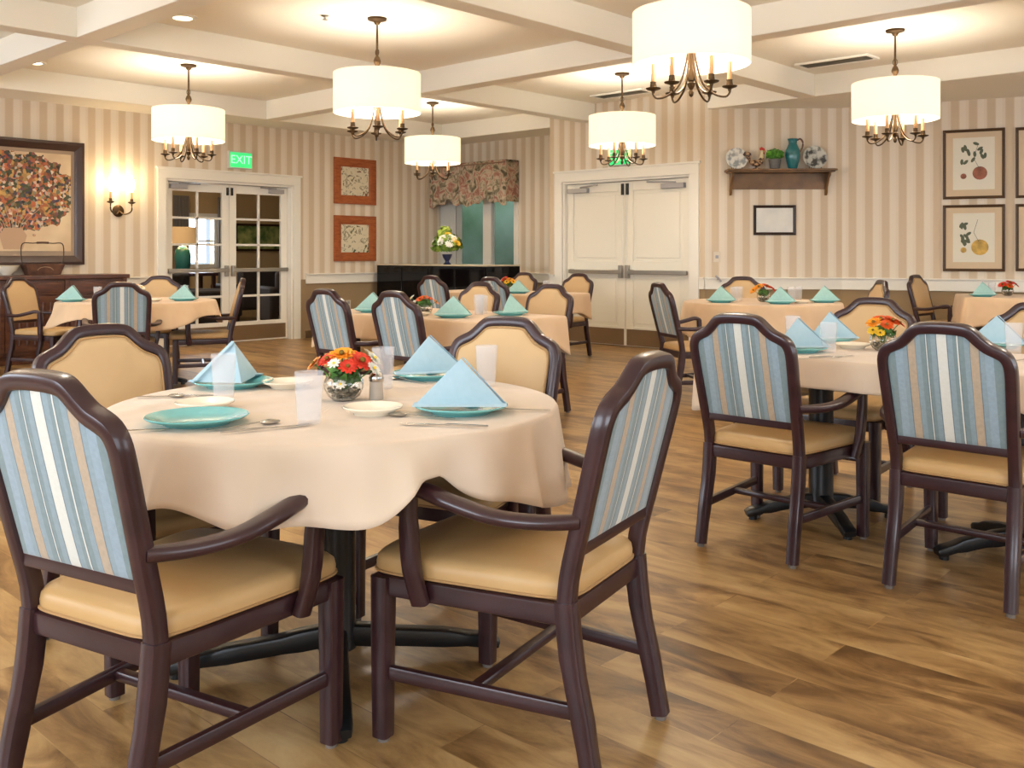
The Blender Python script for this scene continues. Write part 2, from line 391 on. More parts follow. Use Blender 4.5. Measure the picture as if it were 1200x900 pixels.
# lounge window
wf=MB(); wf.box(-15.5,-15.44,8.29,8.36,.9,1.86).box(-15.5,-15.44,8.84,8.91,.9,1.86).box(-15.5,-15.44,8.36,8.84,.9,.97).box(-15.5,-15.44,8.36,8.84,1.79,1.86).box(-15.5,-15.46,8.36,8.84,1.36,1.39)
struct('window_2',wf,M['white'])
area('lounge_daylight',(-15.75,8.6,1.4),(PI/2,0,-PI/2),.5,.8,14,(.75,.86,1))
area('courtyard_fill',(-11.9,11.5,CEIL-.05),(0,0,0),3,1,70,(.8,.95,.9))  # added lamp to brighten the green wall behind the dark panes
sk=MB(); sk.box(-17.2,-17.1,5,13,0,3); struct('outside_glow_panel',sk,mat('outside_glow',(190,205,225),.9,emit=(190,212,240),es=.9))  # added glowing panel: daylight beyond the lounge window put into its colour
cu=MB(); 
for k in range(2):
    pts=[]; y0_=8.02 if k==0 else 8.86
    for j in range(25): pts.append((-15.36+.025*math.sin(j*1.5), y0_+.3*j/24))
    vs=[];fs=[]
    for (x,y) in pts: vs+=[(x,y,.005),(x,y,2.15),(x+.012,y,.005),(x+.012,y,2.15)]
    for j in range(24):
        a=j*4; fs+=[(a,a+4,a+5,a+1),(a+2,a+3,a+7,a+6),(a+1,a+5,a+7,a+3),(a,a+2,a+6,a+4)]
    c=MB(); c.add(vs,fs); o=obj('curtain',c,mat('grey_curtain',(128,120,112),.9)); tag(o,['grey curtain left of the bright lounge window','grey curtain right of the bright lounge window'][k],'curtain')
# console + lamp in lounge
def boxset(mb,spec):
    for b in spec: mb.box(*b)
    return mb
ct=thing('console_table','dark console table carrying the teal lamp behind the glass doors','table',(-14.0,7.35,0))
obj('table_top',boxset(MB(),[(-.25,.25,-.6,.6,.80,.85)]),M['mahog'],ct,bevel=.004)
for sx in(-.2,.2):
    for sy in(-.54,.54): obj('leg',boxset(MB(),[(sx-.025,sx+.025,sy-.025,sy+.025,0,.80)]),M['mahog'],ct)
obj('shelf',boxset(MB(),[(-.22,.22,-.57,.57,.2,.23)]),M['mahog'],ct)
tl=thing('table_lamp','table lamp with teal base and tan drum shade seen through the left door','lamp',(-14.0,7.47,.85))
obj('lamp_base',MB().lathe([(.09,0),(.09,.02),(.11,.06),(.13,.25),(.11,.36),(.05,.42),(.02,.44),(.015,.52)],24),mat('teal_ceramic',(52,128,124),.2,coat=.5),tl)
obj('lamp_shade',MB().openlathe([(.2,.46),(.2,.72),(.193,.72),(.193,.46),(.2,.46)],28),mat('tan_shade',(196,160,112),.8,emit=(230,180,120),es=.35),tl)
point('lamp_light',(-14.0,7.47,1.43),14,(1,.8,.55),.06)
pic=thing('framed_picture','small green landscape picture on the lounge wall','picture',(-15.44,9.75,1.2))
obj('frame',boxset(MB(),[(0,.03,-.5,.5,0,.04),(0,.03,-.5,.5,.46,.5),(0,.03,-.5,-.46,.04,.46),(0,.03,.46,.5,.04,.46)]),M['bronze'],pic)
gm=noise_col(mat('green_landscape',(120,150,80),.6),(86,120,60),(190,196,120),6); obj('canvas',boxset(MB(),[(.001,.012,-.46,.46,.04,.46)]),gm,pic)
def sofa(name,label,loc,rz,w,cat='sofa'):
    t=thing(name,label,cat,loc,rz); fb=mat(name+'_cloth',(52,46,46),.7)
    obj('seat',boxset(MB(),[(-w/2+.12,w/2-.12,-.38,.3,.22,.46)]),fb,t,bevel=.04)
    obj('backrest',boxset(MB(),[(-w/2+.1,w/2-.1,.28,.45,.2,.88)]),fb,t,bevel=.05)
    for s_ in(-1,1): obj('armrest',boxset(MB(),[(s_*w/2-(.14 if s_>0 else 0),s_*w/2+(.14 if s_<0 else 0),-.4,.44,.1,.64)]),fb,t,bevel=.04)
    for sx in(-1,1):
        for sy in(-.33,.38): obj('leg',MB().lathe([(.02,0),(.03,.1)],10,(sx*(w/2-.08),sy,0)),M['mahog'],t)
sofa('sofa','dark sofa below the green picture in the lounge',(-14.6,9.3,0),-PI/2*1.0,1.6)
sofa('lounge_chair','dark upholstered lounge chair behind the left glass door',(-12.6,7.1,0),PI*.8,.85,'chair')
sofa('lounge_chair','dark upholstered lounge chair behind the right glass door',(-12.9,8.7,0),-PI*.6,.85,'chair')
ft=thing('floor_lamp','tall dark floor lamp with a slim lit shade behind the right glass door','lamp',(-13.2,9.0,0))
obj('pole',MB().lathe([(.13,0),(.13,.02),(.015,.04),(.012,1.5)],16),M['blackmetal'],ft)
obj('lamp_shade',MB().openlathe([(.07,1.45),(.06,1.85),(.055,1.85),(.065,1.45),(.07,1.45)],20),mat('amber_shade',(230,200,150),.8,emit=(255,214,150),es=.8),ft)
area('lounge_fill',(-13.2,6.6,CEIL-.03),(0,0,0),1.0,1.0,38,(1,.88,.7))  # added area lamp lifting the lounge, no fitting modelled

# ------------------------------------------------------------------ back double doors
def door_solid():
    d=bpy.data.objects.new('door_2',None); COL.objects.link(d); d['kind']='structure'
    d.location=(-8.0,YD,0); w=1.94; H=2.08
    dw=mat('door_white',(240,234,218),.35)
    fr=MB(); fr.box(-.12,0,-.025,0,0,H).box(w,w+.12,-.025,0,0,H).box(-.12,w+.12,-.025,0,H,H+.12).box(-.14,w+.14,-.035,0,H+.12,H+.145)
    fr.box(0,.03,0.001,.2,0,H-.03).box(w-.03,w,0.001,.2,0,H-.03).box(0,w,0.001,.2,H-.03,H-.001)
    obj('door_frame',fr,M['white'],d,bevel=.003)
    lw=(w-.06)/2-.004
    for k in range(2):
        x0=.032+k*(lw+.004); y0,y1=.05,.095; lf=MB(); st=.11
        g0,g1=x0+st,x0+lw-st
        lf.box(x0,g0,y0,y1,.01,H-.035).box(g1,x0+lw,y0,y1,.01,H-.035)
        for z0,z1 in((.01,.25),(.88,1.06),(1.93,H-.035)): lf.box(g0,g1,y0,y1,z0,z1)
        for z0,z1 in((.25,.88),(1.06,1.93)):
            lf.box(g0,g1,y0+.014,y1-.01,z0,z1); lf.box(g0+.04,g1-.04,y0+.006,y0+.014,z0+.04,z1-.04)
        leaf=obj('door_leaf',lf,dw,d,bevel=.004)
        obj('kick_plate',boxset(MB(),[(x0+.02,x0+lw-.02,y0-.004,y0-.0005,.02,.22)]),M['kick'],leaf)
        pb=MB(); pb.box(x0+.07,x0+lw-.02,y0-.06,y0-.028,.90,.95); e=x0+lw-.075 if k==0 else x0+.02
        pb.box(x0+.07,x0+.13,y0-.03,y0-.0005,.895,.955); pb.box(e,e+.05,y0-.055,y0-.0005,.85,1.01)
        obj('push_bar',pb,M['alum'],leaf,bevel=.005)
        cl=MB(); cx=x0+.05 if k==0 else x0+lw-.38
        cl.box(cx,cx+.32,y0-.06,y0-.0005,1.93,1.99); cl.tube([(cx+.2,y0-.04,2.0),(cx+(.50 if k==0 else -.2),y0-.06,2.02)],.01)
        obj('door_closer',cl,M['closer'],leaf,bevel=.004)
        bx=x0+lw-.05 if k==0 else x0+.02
        obj('latch',boxset(MB(),[(bx,bx+.03,y0-.025,y0-.0005,1.88,2.02)]),M['blackmetal'],leaf)
        bx=x0+lw-.035 if k==0 else x0+.02
        obj('vertical_rod',MB().tube([(bx+.008,y0-.018,1.0),(bx+.008,y0-.018,1.95)],.007),M['white'],leaf)
    bk=MB(); bk.box(0,w,.22,.3,0,H); obj('door_backing',bk,plain,d)
door_solid()

# ------------------------------------------------------------------ window + valance
wn=bpy.data.objects.new('window_1',None); COL.objects.link(wn); wn['kind']='structure'; wn.location=(WX0,YW,.55)
w=WX1-WX0; H=1.75
sill=M['white']
obj('window_frame',boxset(MB(),[(-.03,.10,-.02,.10,0,H),(w-.05,w+.03,-.02,.10,0,H),(w*.48,w*.48+.17,0,.08,0,H),(-.03,w+.03,-.02,.1,-.06,.03),(0,w,0,.1,H-.05,H+.04)]),sill,wn,bevel=.004)
obj('glass_pane',boxset(MB(),[(.08,w*.48,.05,.056,0,H),(w*.48+.17,w-.05,.05,.056,0,H)]),M['pane'],wn)
ow=MB(); ow.box(-17,-7.5,12.4,12.5,0,CEIL); struct('wall_courtyard',ow,noise_col(mat('courtyard_green',(86,104,92),.9),(66,92,66),(118,138,128),.8,coord='Object'))
# pleated side panels by the window
for k,(a0,a1) in enumerate(((-10.93,-10.60),)):
    vs=[];fs=[];J=40
    for j in range(J+1):
        x=a0+(a1-a0)*j/J; y=YW-.07+.022*math.sin(j*1.26)
        vs+=[(x,y,.35),(x,y,2.1),(x,y+.01,.35),(x,y+.01,2.1)]
    for j in range(J):
        a=j*4; fs+=[(a,a+4,a+5,a+1),(a+2,a+3,a+7,a+6),(a+1,a+5,a+7,a+3),(a,a+2,a+6,a+4)]
    c=MB(); c.add(vs,fs); tag(obj('window_drape',c,mat('pale_drape',(214,212,206),.8)),'pale pleated drape hanging beside the dark window','curtain')
def valance():
    m=mat('floral_valance_cloth',(176,156,134),.9)
    tc=N(m,'ShaderNodeTexCoord'); v=N(m,'ShaderNodeTexNoise'); v.inputs['Scale'].default_value=7; v.inputs['Detail'].default_value=5; v.inputs['Distortion'].default_value=1.5
    L(m,tc.outputs['Object'],v.inputs[0]); r=ramp(m,[(.34,(92,84,66)),(.44,(150,138,112)),(.50,(196,182,158)),(.56,(178,136,116)),(.64,(148,98,84)),(.74,(176,156,128))]); L(m,v.outputs[0],r.inputs[0]); L(m,r.outputs[0],bsdf(m).inputs['Base Color'])
    t=thing('window_valance','gathered floral window valance with a scalloped lower edge','valance',(-10.93,YW-.30,0))
    ln=1.60; J=96; vs=[];fs=[]
    def low(u): 
        return 1.96-.10*abs(math.cos(PI*2.0*u+.0))**.7-.02*math.sin(u*40)
    R=8
    def sheet(f0,f1):
        b=len(vs)
        for j in range(J+1):
            u=j/J
            for i in range(R+1):
                z=2.49+(low(u)-2.49)*i/R; vs.append((u*ln, -.0+f0+.016*math.sin(u*70)*(i/R), z))
        for j in range(J):
            for i in range(R):
                a=b+j*(R+1)+i; fs.append((a,a+1,a+R+2,a+R+1))
    sheet(0,0); sheet(.012,0)
    c=MB(); c.add(vs,fs); c.box(0,ln,.0,.285,2.475,2.5).box(ln-.012,ln,.01,.285,1.9,2.49)
    obj('valance_cloth',c,m,t)
    obj('welt_cord',MB().tube([(0,-.012,2.46),(ln,-.012,2.46)],.01),mat('valance_cord',(150,120,96),.8),t)
valance()

# ------------------------------------------------------------------ things on walls
def onwall(Wd, px, rowb, px1=None, rowt=None):
    D,_=unit(*Wd); s,z=hit(px,Wd[0],D); return s,z,D
def wallthing(name,label,cat,Wd,s,h,group=None):
    D,_=unit(*Wd); P=Wd[0]
    return thing(name,label,cat,(P[0]+D[0]*s,P[1]+D[1]*s,h),math.atan2(D[1],D[0]),group)
def frame_part(t,w,h,fw,dep,m,bev=.004):
    mb=MB(); prof=[(0,0),(0,-dep),(fw*.3,-dep*1.15),(fw*.75,-dep*.8),(fw,-dep*.4),(fw,0)]
    cs=[(-w/2,0,1,1),(w/2,0,-1,1),(w/2,h,-1,-1),(-w/2,h,1,-1)]; vs=[];fs=[];n_=len(prof)
    for (x,z,sx,sz) in cs:
        for q,y in prof: vs.append((x+sx*q,y-.0015,z+sz*q))
    for c in range(4):
        d_=(c+1)%4
        for i in range(n_-1): fs.append((c*n_+i,d_*n_+i,d_*n_+i+1,c*n_+i+1))
    mb.add(vs,fs); return obj('frame',mb,m,t,sharp=25)
def sheet_part(name,t,x0,x1,z0,z1,y0,y1,m): return obj(name,boxset(MB(),[(x0,x1,y0,y1,z0,z1)]),m,t)

# large painting
def painting_mat():
    m=mat('bouquet_painting',(220,195,160),.6)
    tc=N(m,'ShaderNodeTexCoord'); 
    vo=N(m,'ShaderNodeTexVoronoi'); vo.inputs['Scale'].default_value=32; 
    nz=N(m,'ShaderNodeTexNoise'); nz.inputs['Scale'].default_value=9; nz.inputs['Detail'].default_value=3
    va=N(m,'ShaderNodeVectorMath'); va.operation='MULTIPLY_ADD'; va.inputs[1].default_value=(.05,.05,.05); L(m,tc.outputs['Object'],nz.inputs[0]); L(m,nz.outputs[1],va.inputs[0]); L(m,tc.outputs['Object'],va.inputs[2]); L(m,va.outputs[0],vo.inputs[0])
    sx=N(m,'ShaderNodeSeparateColor'); L(m,vo.outputs['Color'],sx.inputs[0])
    r=ramp(m,[(0,(52,44,40)),(.14,(78,84,58)),(.28,(66,62,84)),(.40,(196,108,66)),(.50,(112,86,58)),(.62,(206,166,96)),(.72,(150,70,56)),(.80,(70,84,62)),(.9,(222,204,180)),(1,(190,124,110))],'LINEAR'); L(m,sx.outputs[0],r.inputs[0])
    # foliage mass ellipse mask
    mp=N(m,'ShaderNodeMapping'); mp.inputs['Location'].default_value=(0,0,-.78); mp.vector_type='POINT'; L(m,tc.outputs['Object'],mp.inputs[0])
    sc=N(m,'ShaderNodeVectorMath'); sc.operation='MULTIPLY'; sc.inputs[1].default_value=(1/.68,0,1/.48); L(m,mp.outputs[0],sc.inputs[0])
    ln=N(m,'ShaderNodeVectorMath'); ln.operation='LENGTH'; L(m,sc.outputs[0],ln.inputs[0])
    n2=N(m,'ShaderNodeTexNoise'); n2.inputs['Scale'].default_value=7; n2.inputs['Detail'].default_value=6; L(m,tc.outputs['Object'],n2.inputs[0])
    ad=N(m,'ShaderNodeMath'); ad.operation='MULTIPLY_ADD'; ad.inputs[1].default_value=.9; L(m,n2.outputs[0],ad.inputs[0]); L(m,ln.outputs['Value'],ad.inputs[2])
    lt=N(m,'ShaderNodeMath'); lt.operation='LESS_THAN'; lt.inputs[1].default_value=1.42; L(m,ad.outputs[0],lt.inputs[0])
    # vase / stems
    bg=N(m,'ShaderNodeTexNoise'); bg.inputs['Scale'].default_value=3; L(m,tc.outputs['Object'],bg.inputs[0]); rb=ramp(m,[(.35,(226,204,168)),(.65,(206,178,144))]); L(m,bg.outputs[0],rb.inputs[0])
    sp=N(m,'ShaderNodeSeparateXYZ'); L(m,tc.outputs['Object'],sp.inputs[0])
    mx=N(m,'ShaderNodeMix'); mx.data_type='RGBA'; L(m,lt.outputs[0],mx.inputs[0]); L(m,rb.outputs[0],mx.inputs[6]); L(m,r.outputs[0],mx.inputs[7]); L(m,mx.outputs[2],bsdf(m).inputs['Base Color'])
    return m
D,_=unit(*W_left); s1,z1=hit(97,W_left[0],D)
pw=1.5; t=wallthing('framed_painting','large dark-framed painting of an autumn bouquet above the sideboard','painting',W_left,s1-pw/2,1.03)
frame_part(t,pw,1.37,.10,.045,mat('dark_frame',(66,46,40),.35,coat=.3)); sheet_part('mat_border',t,-pw/2+.08,pw/2-.08,.08,1.29,-.014,-.002,mat('taupe_border',(168,146,124),.7))
sheet_part('canvas',t,-pw/2+.14,pw/2-.14,.15,1.23,-.020,-.0145,painting_mat())
stm=mat('painted_stems',(112,96,70),.7); mb=MB()
for k in range(9):
    a=-.25+k*.06; mb.sweep(smooth([(a*1.2,-.022,.62),(a*.5,-.022,.45),(.0+.02*k-.08,-.022,.26)],4),(.006,.002),up=(0,-1,0),n=6)
mb.add([(-.10,-.0215,.17),(.10,-.0215,.17),(.14,-.0215,.32),(.09,-.0215,.40),(-.09,-.0215,.40),(-.14,-.0215,.32)],[(0,1,2,3,4,5)])
obj('painted_vase',mb,mat('painted_vase_tone',(190,158,128),.7),t)

# two square orange-framed pictures
of=noise_col(mat('burnt_orange_frame',(160,84,40),.4,coat=.2),(148,74,34),(172,96,50),10,(1,1,6))
def sketch(c1,c2,c3,sc=11):
    m=mat('botanical_print',(220,210,180),.7); tc=N(m,'ShaderNodeTexCoord'); nz=N(m,'ShaderNodeTexNoise'); nz.inputs['Scale'].default_value=sc; nz.inputs['Detail'].default_value=3; nz.inputs['Distortion'].default_value=1.2
    L(m,tc.outputs['Object'],nz.inputs[0]); r=ramp(m,[(.30,c3),(.36,c1),(.42,(222,212,184)),(.58,(226,216,190)),(.61,c2),(.68,(214,204,176))]); L(m,nz.outputs[0],r.inputs[0]); L(m,r.outputs[0],bsdf(m).inputs['Base Color']); return m
for k,(rb,rt,lab,mm) in enumerate(((239.5,186,'square orange-brown framed print with red accents, upper of the pair',sketch((84,88,60),(110,100,72),(170,60,50))),(306,253,'square orange-brown framed leaf sketch, lower of the pair',sketch((84,92,60),(120,112,80),(90,100,70),9)))):
    s,z=hit(415.5,W_left[0],D); h0,h1=hgt(rb,z),hgt(rt,z)
    t=wallthing('framed_print',lab,'picture',W_left,s,h0,'square orange-brown framed prints'); ww=.74
    frame_part(t,ww,h1-h0,.125,.03,of); sheet_part('print',t,-ww/2+.11,ww/2-.11,.11,h1-h0-.11,-.012,-.003,mm)

# sconce
s,z=hit(138,W_left[0],D)
t=wallthing('wall_sconce','bronze two-candle wall sconce glowing between painting and glass doors','sconce',W_left,s,1.65)
mb=MB(); mb.lathe([(0,0),(.055,0),(.07,.008),(.06,.016),(.03,.028),(0,.03)],20); mb.xf(Matrix.Translation((0,-.002,0))@Matrix.Rotation(PI/2,4,'X')); obj('backplate',mb,M['bronze'],t)
for sx in(-1,1):
    mb=MB(); mb.tube(smooth([(0,-.03,0),(sx*.05,-.07,-.04),(sx*.12,-.09,.0),(sx*.125,-.09,.09)],5),.008); mb.lathe([(.012,.08),(.04,.095),(.042,.105),(.018,.11),(.018,.14)],14,(sx*.125,-.09,0)); obj('arm',mb,M['bronze'],t)
    obj('candle_sleeve',MB().lathe([(.013,.14),(.013,.22)],12,(sx*.125,-.09,0)),M['candle'],t)
    obj('bulb',MB().lathe([(.008,.22),(.03,.26),(.036,.30),(.025,.36),(.004,.41)],14,(sx*.125,-.09,0)),mat('bulb_glow',(255,240,205),.5,emit=(255,226,170),es=14),t)
P=Vector((t.location.x+.15,t.location.y,1.98)); point('sconce_light',(P.x,P.y-.12,P.z),5,(1,.76,.45),.05); point('sconce_light',(P.x,P.y+.12,P.z),5,(1,.76,.45),.05)

# exit signs
gl=mat('exit_green',(64,214,128),.5,emit=(50,214,120),es=.75); lt=mat('exit_letter',(190,255,215),.5,emit=(150,255,200),es=.8)
def exit_sign(Wd,px,rowc,lab):
    D,_=unit(*Wd); s,z=hit(px,Wd[0],D); h=hgt(rowc,z)-.11
    t=wallthing('exit_sign',lab,'sign',Wd,s,h,'green exit signs')
    obj('housing',boxset(MB(),[(-.17,.17,-.05,-.001,0,.22)]),mat('exit_housing',(206,206,196),.5),t,bevel=.006)
    obj('lit_panel',boxset(MB(),[(-.155,.155,-.055,-.0505,.015,.205)]),gl,t)
    cu=bpy.data.curves.new('lettering_curve','FONT'); cu.body='EXIT'; cu.size=.15; cu.align_x='CENTER'; cu.align_y='CENTER'; cu.extrude=.001
    tmp=bpy.data.objects.new('tmp',cu); COL.objects.link(tmp); dg=bpy.context.evaluated_depsgraph_get(); msh=bpy.data.meshes.new_from_object(tmp.evaluated_get(dg)); bpy.data.objects.remove(tmp); msh.materials.clear(); msh.materials.append(lt); me=bpy.data.objects.new('lettering',msh); COL.objects.link(me); me.parent=t; me.location=(0,-.0565,.11); me.rotation_euler=(PI/2,0,0)
exit_sign(W_left,280,188,'green lit exit sign above the glass doors')
exit_sign(W_door,728,184,'green lit exit sign above the solid white doors')

# outlet, switches
def plate_(name,lab,cat,Wd,px,row,w,h,dots):
    D,_=unit(*Wd); s,z=hit(px,Wd[0],D); t=wallthing(name,lab,cat,Wd,s,hgt(row,z)-h/2)
    obj('cover_plate',boxset(MB(),[(-w/2,w/2,-.008,-.001,0,h)]),mat(name+'_plate',(222,210,190),.4),t,bevel=.002)
    for z0,z1 in dots: obj('switch' if 'switch' in name else 'socket',boxset(MB(),[(-w*.22,w*.22,-.013,-.0085,z0*h,z1*h)]),M['closer'],t)
plate_('wall_outlet','ivory wall outlet low on the olive wainscot right of the glass doors','outlet',W_left,408,357,.08,.13,((.15,.42),(.58,.85)))
plate_('light_switch','grey light switch on striped wall beside the solid doors','switch',W_cut,840,301,.08,.12,((.35,.65),))
t_s,t_z=hit(841,W_cut[0],unit(*W_cut)[0])
t=wallthing('door_stop_hook','small grey hook mounted on the chair rail','hook',W_cut,t_s,hgt(328,t_z))
mb=MB(); mb.tube([(-.03,-.045,.05),(.0,-.05,.02),(.03,-.052,-.02)],.012); mb.box(-.012,.012,-.045,-.019,.0,.03); obj('hook',mb,M['closer'],t)

# shelf on the corner wall
D2,_=unit(*W_cut); sA,zA=hit(848,W_cut[0],D2); sB,zB=hit(975,W_cut[0],D2); zA-=.2; zB-=.2
sc_,zc=hit(911.5,W_cut[0],D2); sw=(127)*(zc-.2)/F; hs=hgt(197.5,zc-.22); 
wood=noise_col(mat('walnut_shelf',(116,82,46),.4,coat=.2),(100,70,38),(130,94,54),5,(1,1,1))
t=wallthing('wall_shelf','brown wooden wall shelf with scrolled brackets holding crockery','shelf',W_cut,sc_,hs-.30)
sh=hs; H_=.30
obj('shelf_board',boxset(MB(),[(-sw/2,sw/2,-.24,-.001,H_-.022,H_),(-sw/2+.02,sw/2-.02,-.22,-.001,H_-.038,H_-.022)]),wood,t,bevel=.004)
obj('back_board',boxset(MB(),[(-sw/2+.06,sw/2-.06,-.022,-.001,H_-.22,H_-.038)]),wood,t,bevel=.003)
for sx in(-1,1):
    mb=MB(); x=sx*(sw/2-.07); pr=[(0,H_-.038),(-.19,H_-.038),(-.18,H_-.07),(-.12,H_-.10),(-.085,H_-.16),(-.05,H_-.21),(-.045,H_-.26),(-.02,H_-.29),(0,H_-.29)]
    vs=[(x-.012,y-.001,z) for y,z in pr]+[(x+.012,y-.001,z) for y,z in pr]; k=len(pr)
    mb.add(vs,[tuple(range(k)),tuple(range(2*k-1,k-1,-1))]+[(i,(i+1)%k,k+(i+1)%k,k+i) for i in range(k)]); obj('bracket',mb,wood,t,bevel=.002)
def onshelf(px,dep=.12):
    s,z=hit(px,W_cut[0],D2); a=math.atan2(D2[1],D2[0]); nx,ny=(D2[1],-D2[0])
    # shift along the wall so that the pixel column holds at this depth
    s=s*1.0; P=W_cut[0]; s2=s-(s-sc_)*dep/zc
    return (P[0]+D2[0]*s2+nx*dep,P[1]+D2[1]*s2+ny*dep,hs), a
def plate_stand(px,r,lab,m):
    loc,a=onshelf(px,.08); t=thing('display_plate',lab,'plate',loc,a)
    mb=MB(); mb.lathe([(0,0),(r*.55,0),(r*.62,.008),(r,.022),(r,.027),(r*.62,.014),(0,.006)],32); mb.xf(Matrix.Translation((0,0.0,r*.985))@Matrix.Rotation(math.radians(78),4,'X')); obj('plate',mb,m,t)
    mb=MB(); 
    for sx in(-1,1): mb.tube([(sx*r*.4,-.075,.02),(sx*r*.4,-.07,.005),(sx*r*.4,.03,.005),(sx*r*.15,.055,r*.9)],.004,n=6)
    obj('plate_stand',mb,M['blackmetal'],t)
def pattern(name,c1,c2,sc):
    m=mat(name,c1,.2,coat=.4); return noise_col(m,c1,c2,sc,detail=3,lo=.42,hi=.56)
plate_stand(861,.125,'pale grey patterned plate propped at the left end of the shelf',pattern('pale_pattern',(150,156,156),(226,224,216),16))
plate_stand(952.5,.135,'dark floral patterned plate propped at the right end of the shelf',pattern('dark_pattern',(74,74,72),(196,196,186),14))
def rooster():
    loc,a=onshelf(883,.12); t=thing('rooster_figurine','speckled rooster figurine with cream neck and red comb on the shelf','figurine',loc,a)
    bm_=noise_col(mat('speckled_brown',(120,84,60),.5),(70,46,34),(196,160,120),34,lo=.44,hi=.58)
    mb=MB(); mb.sweep(smooth([(-.065,0,.09),(-.03,0,.075),(.02,0,.07),(.05,0,.09),(.062,0,.13)],4),[( .03,.05),(.045,.06),(.06,.075),(.066,.085),(.072,.09),(.076,.092),(.078,.092),(.08,.09),(.08,.09),(.076,.088),(.074,.085),(.07,.08),(.066,.075),(.06,.07),(.056,.066),(.052,.06),(.046,.055)],up=(0,1,0),n=12,pw=2.0)
    mb.lathe([(.05,0),(.05,.012),(.02,.02),(.015,.05)],16,(.01,0,0)); obj('body',mb,bm_,t)
    for k in range(5):
        q=.3+k*.22; mb=MB(); mb.sweep(smooth([(-.055,0,.09),(-.085-.012*k,0,.13+.01*k),(-.095+.012*k-.02,0,.19-.004*k),(-.12+.012*k,0,.17-.03*k+.02)],4),[(.02,.014)]*4+[(.034,.02)]*5+[(.024,.014)]*3+[(.008,.008)],up=(0,1,0),n=8,pw=2.0); obj('tail_feather',mb,bm_,t)
    mb=MB(); mb.sweep(smooth([(.055,0,.10),(.062,0,.15),(.066,0,.19),(.07,0,.215)],4),[(.06,.06),(.056,.056),(.052,.05),(.048,.046),(.044,.042),(.04,.038),(.036,.036),(.034,.034),(.034,.032),(.036,.034),(.034,.032),(.026,.026),(.012,.012)],up=(0,1,0),n=12,pw=2.0); obj('neck',mb,mat('cream_feather',(226,206,164),.5),t)
    mb=MB()
    for k in range(4): mb.sphere((.05+.013*k,0,.228+.010*math.sin(k*1.1+.4)),.013,8,6,(.8,.5,1.4))
    mb.sphere((.09,0,.185),.010,8,6,(.7,.6,1.6)); obj('comb',mb,mat('red_comb',(190,52,40),.5),t)
    obj('beak',MB().lathe([(.008,0),(.0,.022)],8).xf(Matrix.Translation((.086,0,.208))@Matrix.Rotation(PI/2,4,'Y')),mat('beak_yellow',(214,160,60),.5),t)
rooster()
leafm=noise_col(mat('bright_leaf',(72,140,36),.5),(46,110,26),(110,176,52),20)
def leafball(c,r,n_,seed,size=.03,flat=.8):
    rnd=random.Random(seed); mb=MB()
    for i in range(n_):
        u=rnd.uniform(-.3,1); a=rnd.uniform(0,2*PI); q=math.sqrt(max(0,1-u*u)); d=Vector((q*math.cos(a),q*math.sin(a),u*flat)); p=Vector(c)+d*r*rnd.uniform(.6,1.05)
        t1=d.cross(Vector((rnd.uniform(-1,1),rnd.uniform(-1,1),rnd.uniform(-1,1)))).normalized(); t2=d.cross(t1).normalized(); s=size*rnd.uniform(.7,1.3); t1=(t1+d*.4).normalized()
        mb.add([p-t1*s,p+t2*s*.5+d*s*.15,p+t1*s,p-t2*s*.5+d*s*.15,p+d*s*.02],[(0,1,4),(1,2,4),(2,3,4),(3,0,4)])
    mb.recalc=False; return mb
loc,a=onshelf(905,.12); t=thing('potted_plant','bushy bright green plant in a grey pot on the shelf','plant',loc,a)
obj('pot',MB().lathe([(.05,0),(.055,.01),(.068,.10),(.072,.115),(.062,.115),(.058,.10),(0,.10)],24),mat('grey_pot',(104,102,98),.6),t)
obj('foliage',leafball((0,0,.155),.095,330,5,.026),leafm,t)
loc,a=onshelf(893,.15); 
loc,a=onshelf(926,.12); t=thing('pitcher','tall teal ceramic pitcher with a brown handle on the shelf','pitcher',loc,a)
obj('body',MB().lathe([(.0,0),(.046,0),(.05,.01),(.072,.09),(.082,.16),(.076,.22),(.056,.265),(.046,.29),(.048,.32),(.058,.345),(.052,.345),(.04,.32),(.038,.29),(0,.28)],28),mat('teal_pitcher',(30,112,116),.2,coat=.5),t)
obj('handle',MB().tube(smooth([(.05,0,.33),(.085,0,.345),(.112,0,.31),(.108,0,.25),(.075,0,.19)],5),.010),mat('brown_handle',(104,70,56),.35),t)

# certificate
s,z=hit(907.5,W_cut[0],D2); t=wallthing('framed_certificate','small dark-framed certificate below the wooden shelf','picture',W_cut,s,hgt(275.5,z)); ww=49*z/F; hh=35*z/F
frame_part(t,ww,hh,.032,.02,mat('certificate_frame',(50,34,26),.35)); sheet_part('paper',t,-ww/2+.025,ww/2-.025,.025,hh-.025,-.009,-.002,noise_col(mat('certificate_paper',(232,230,222),.6),(222,222,216),(236,234,226),5))

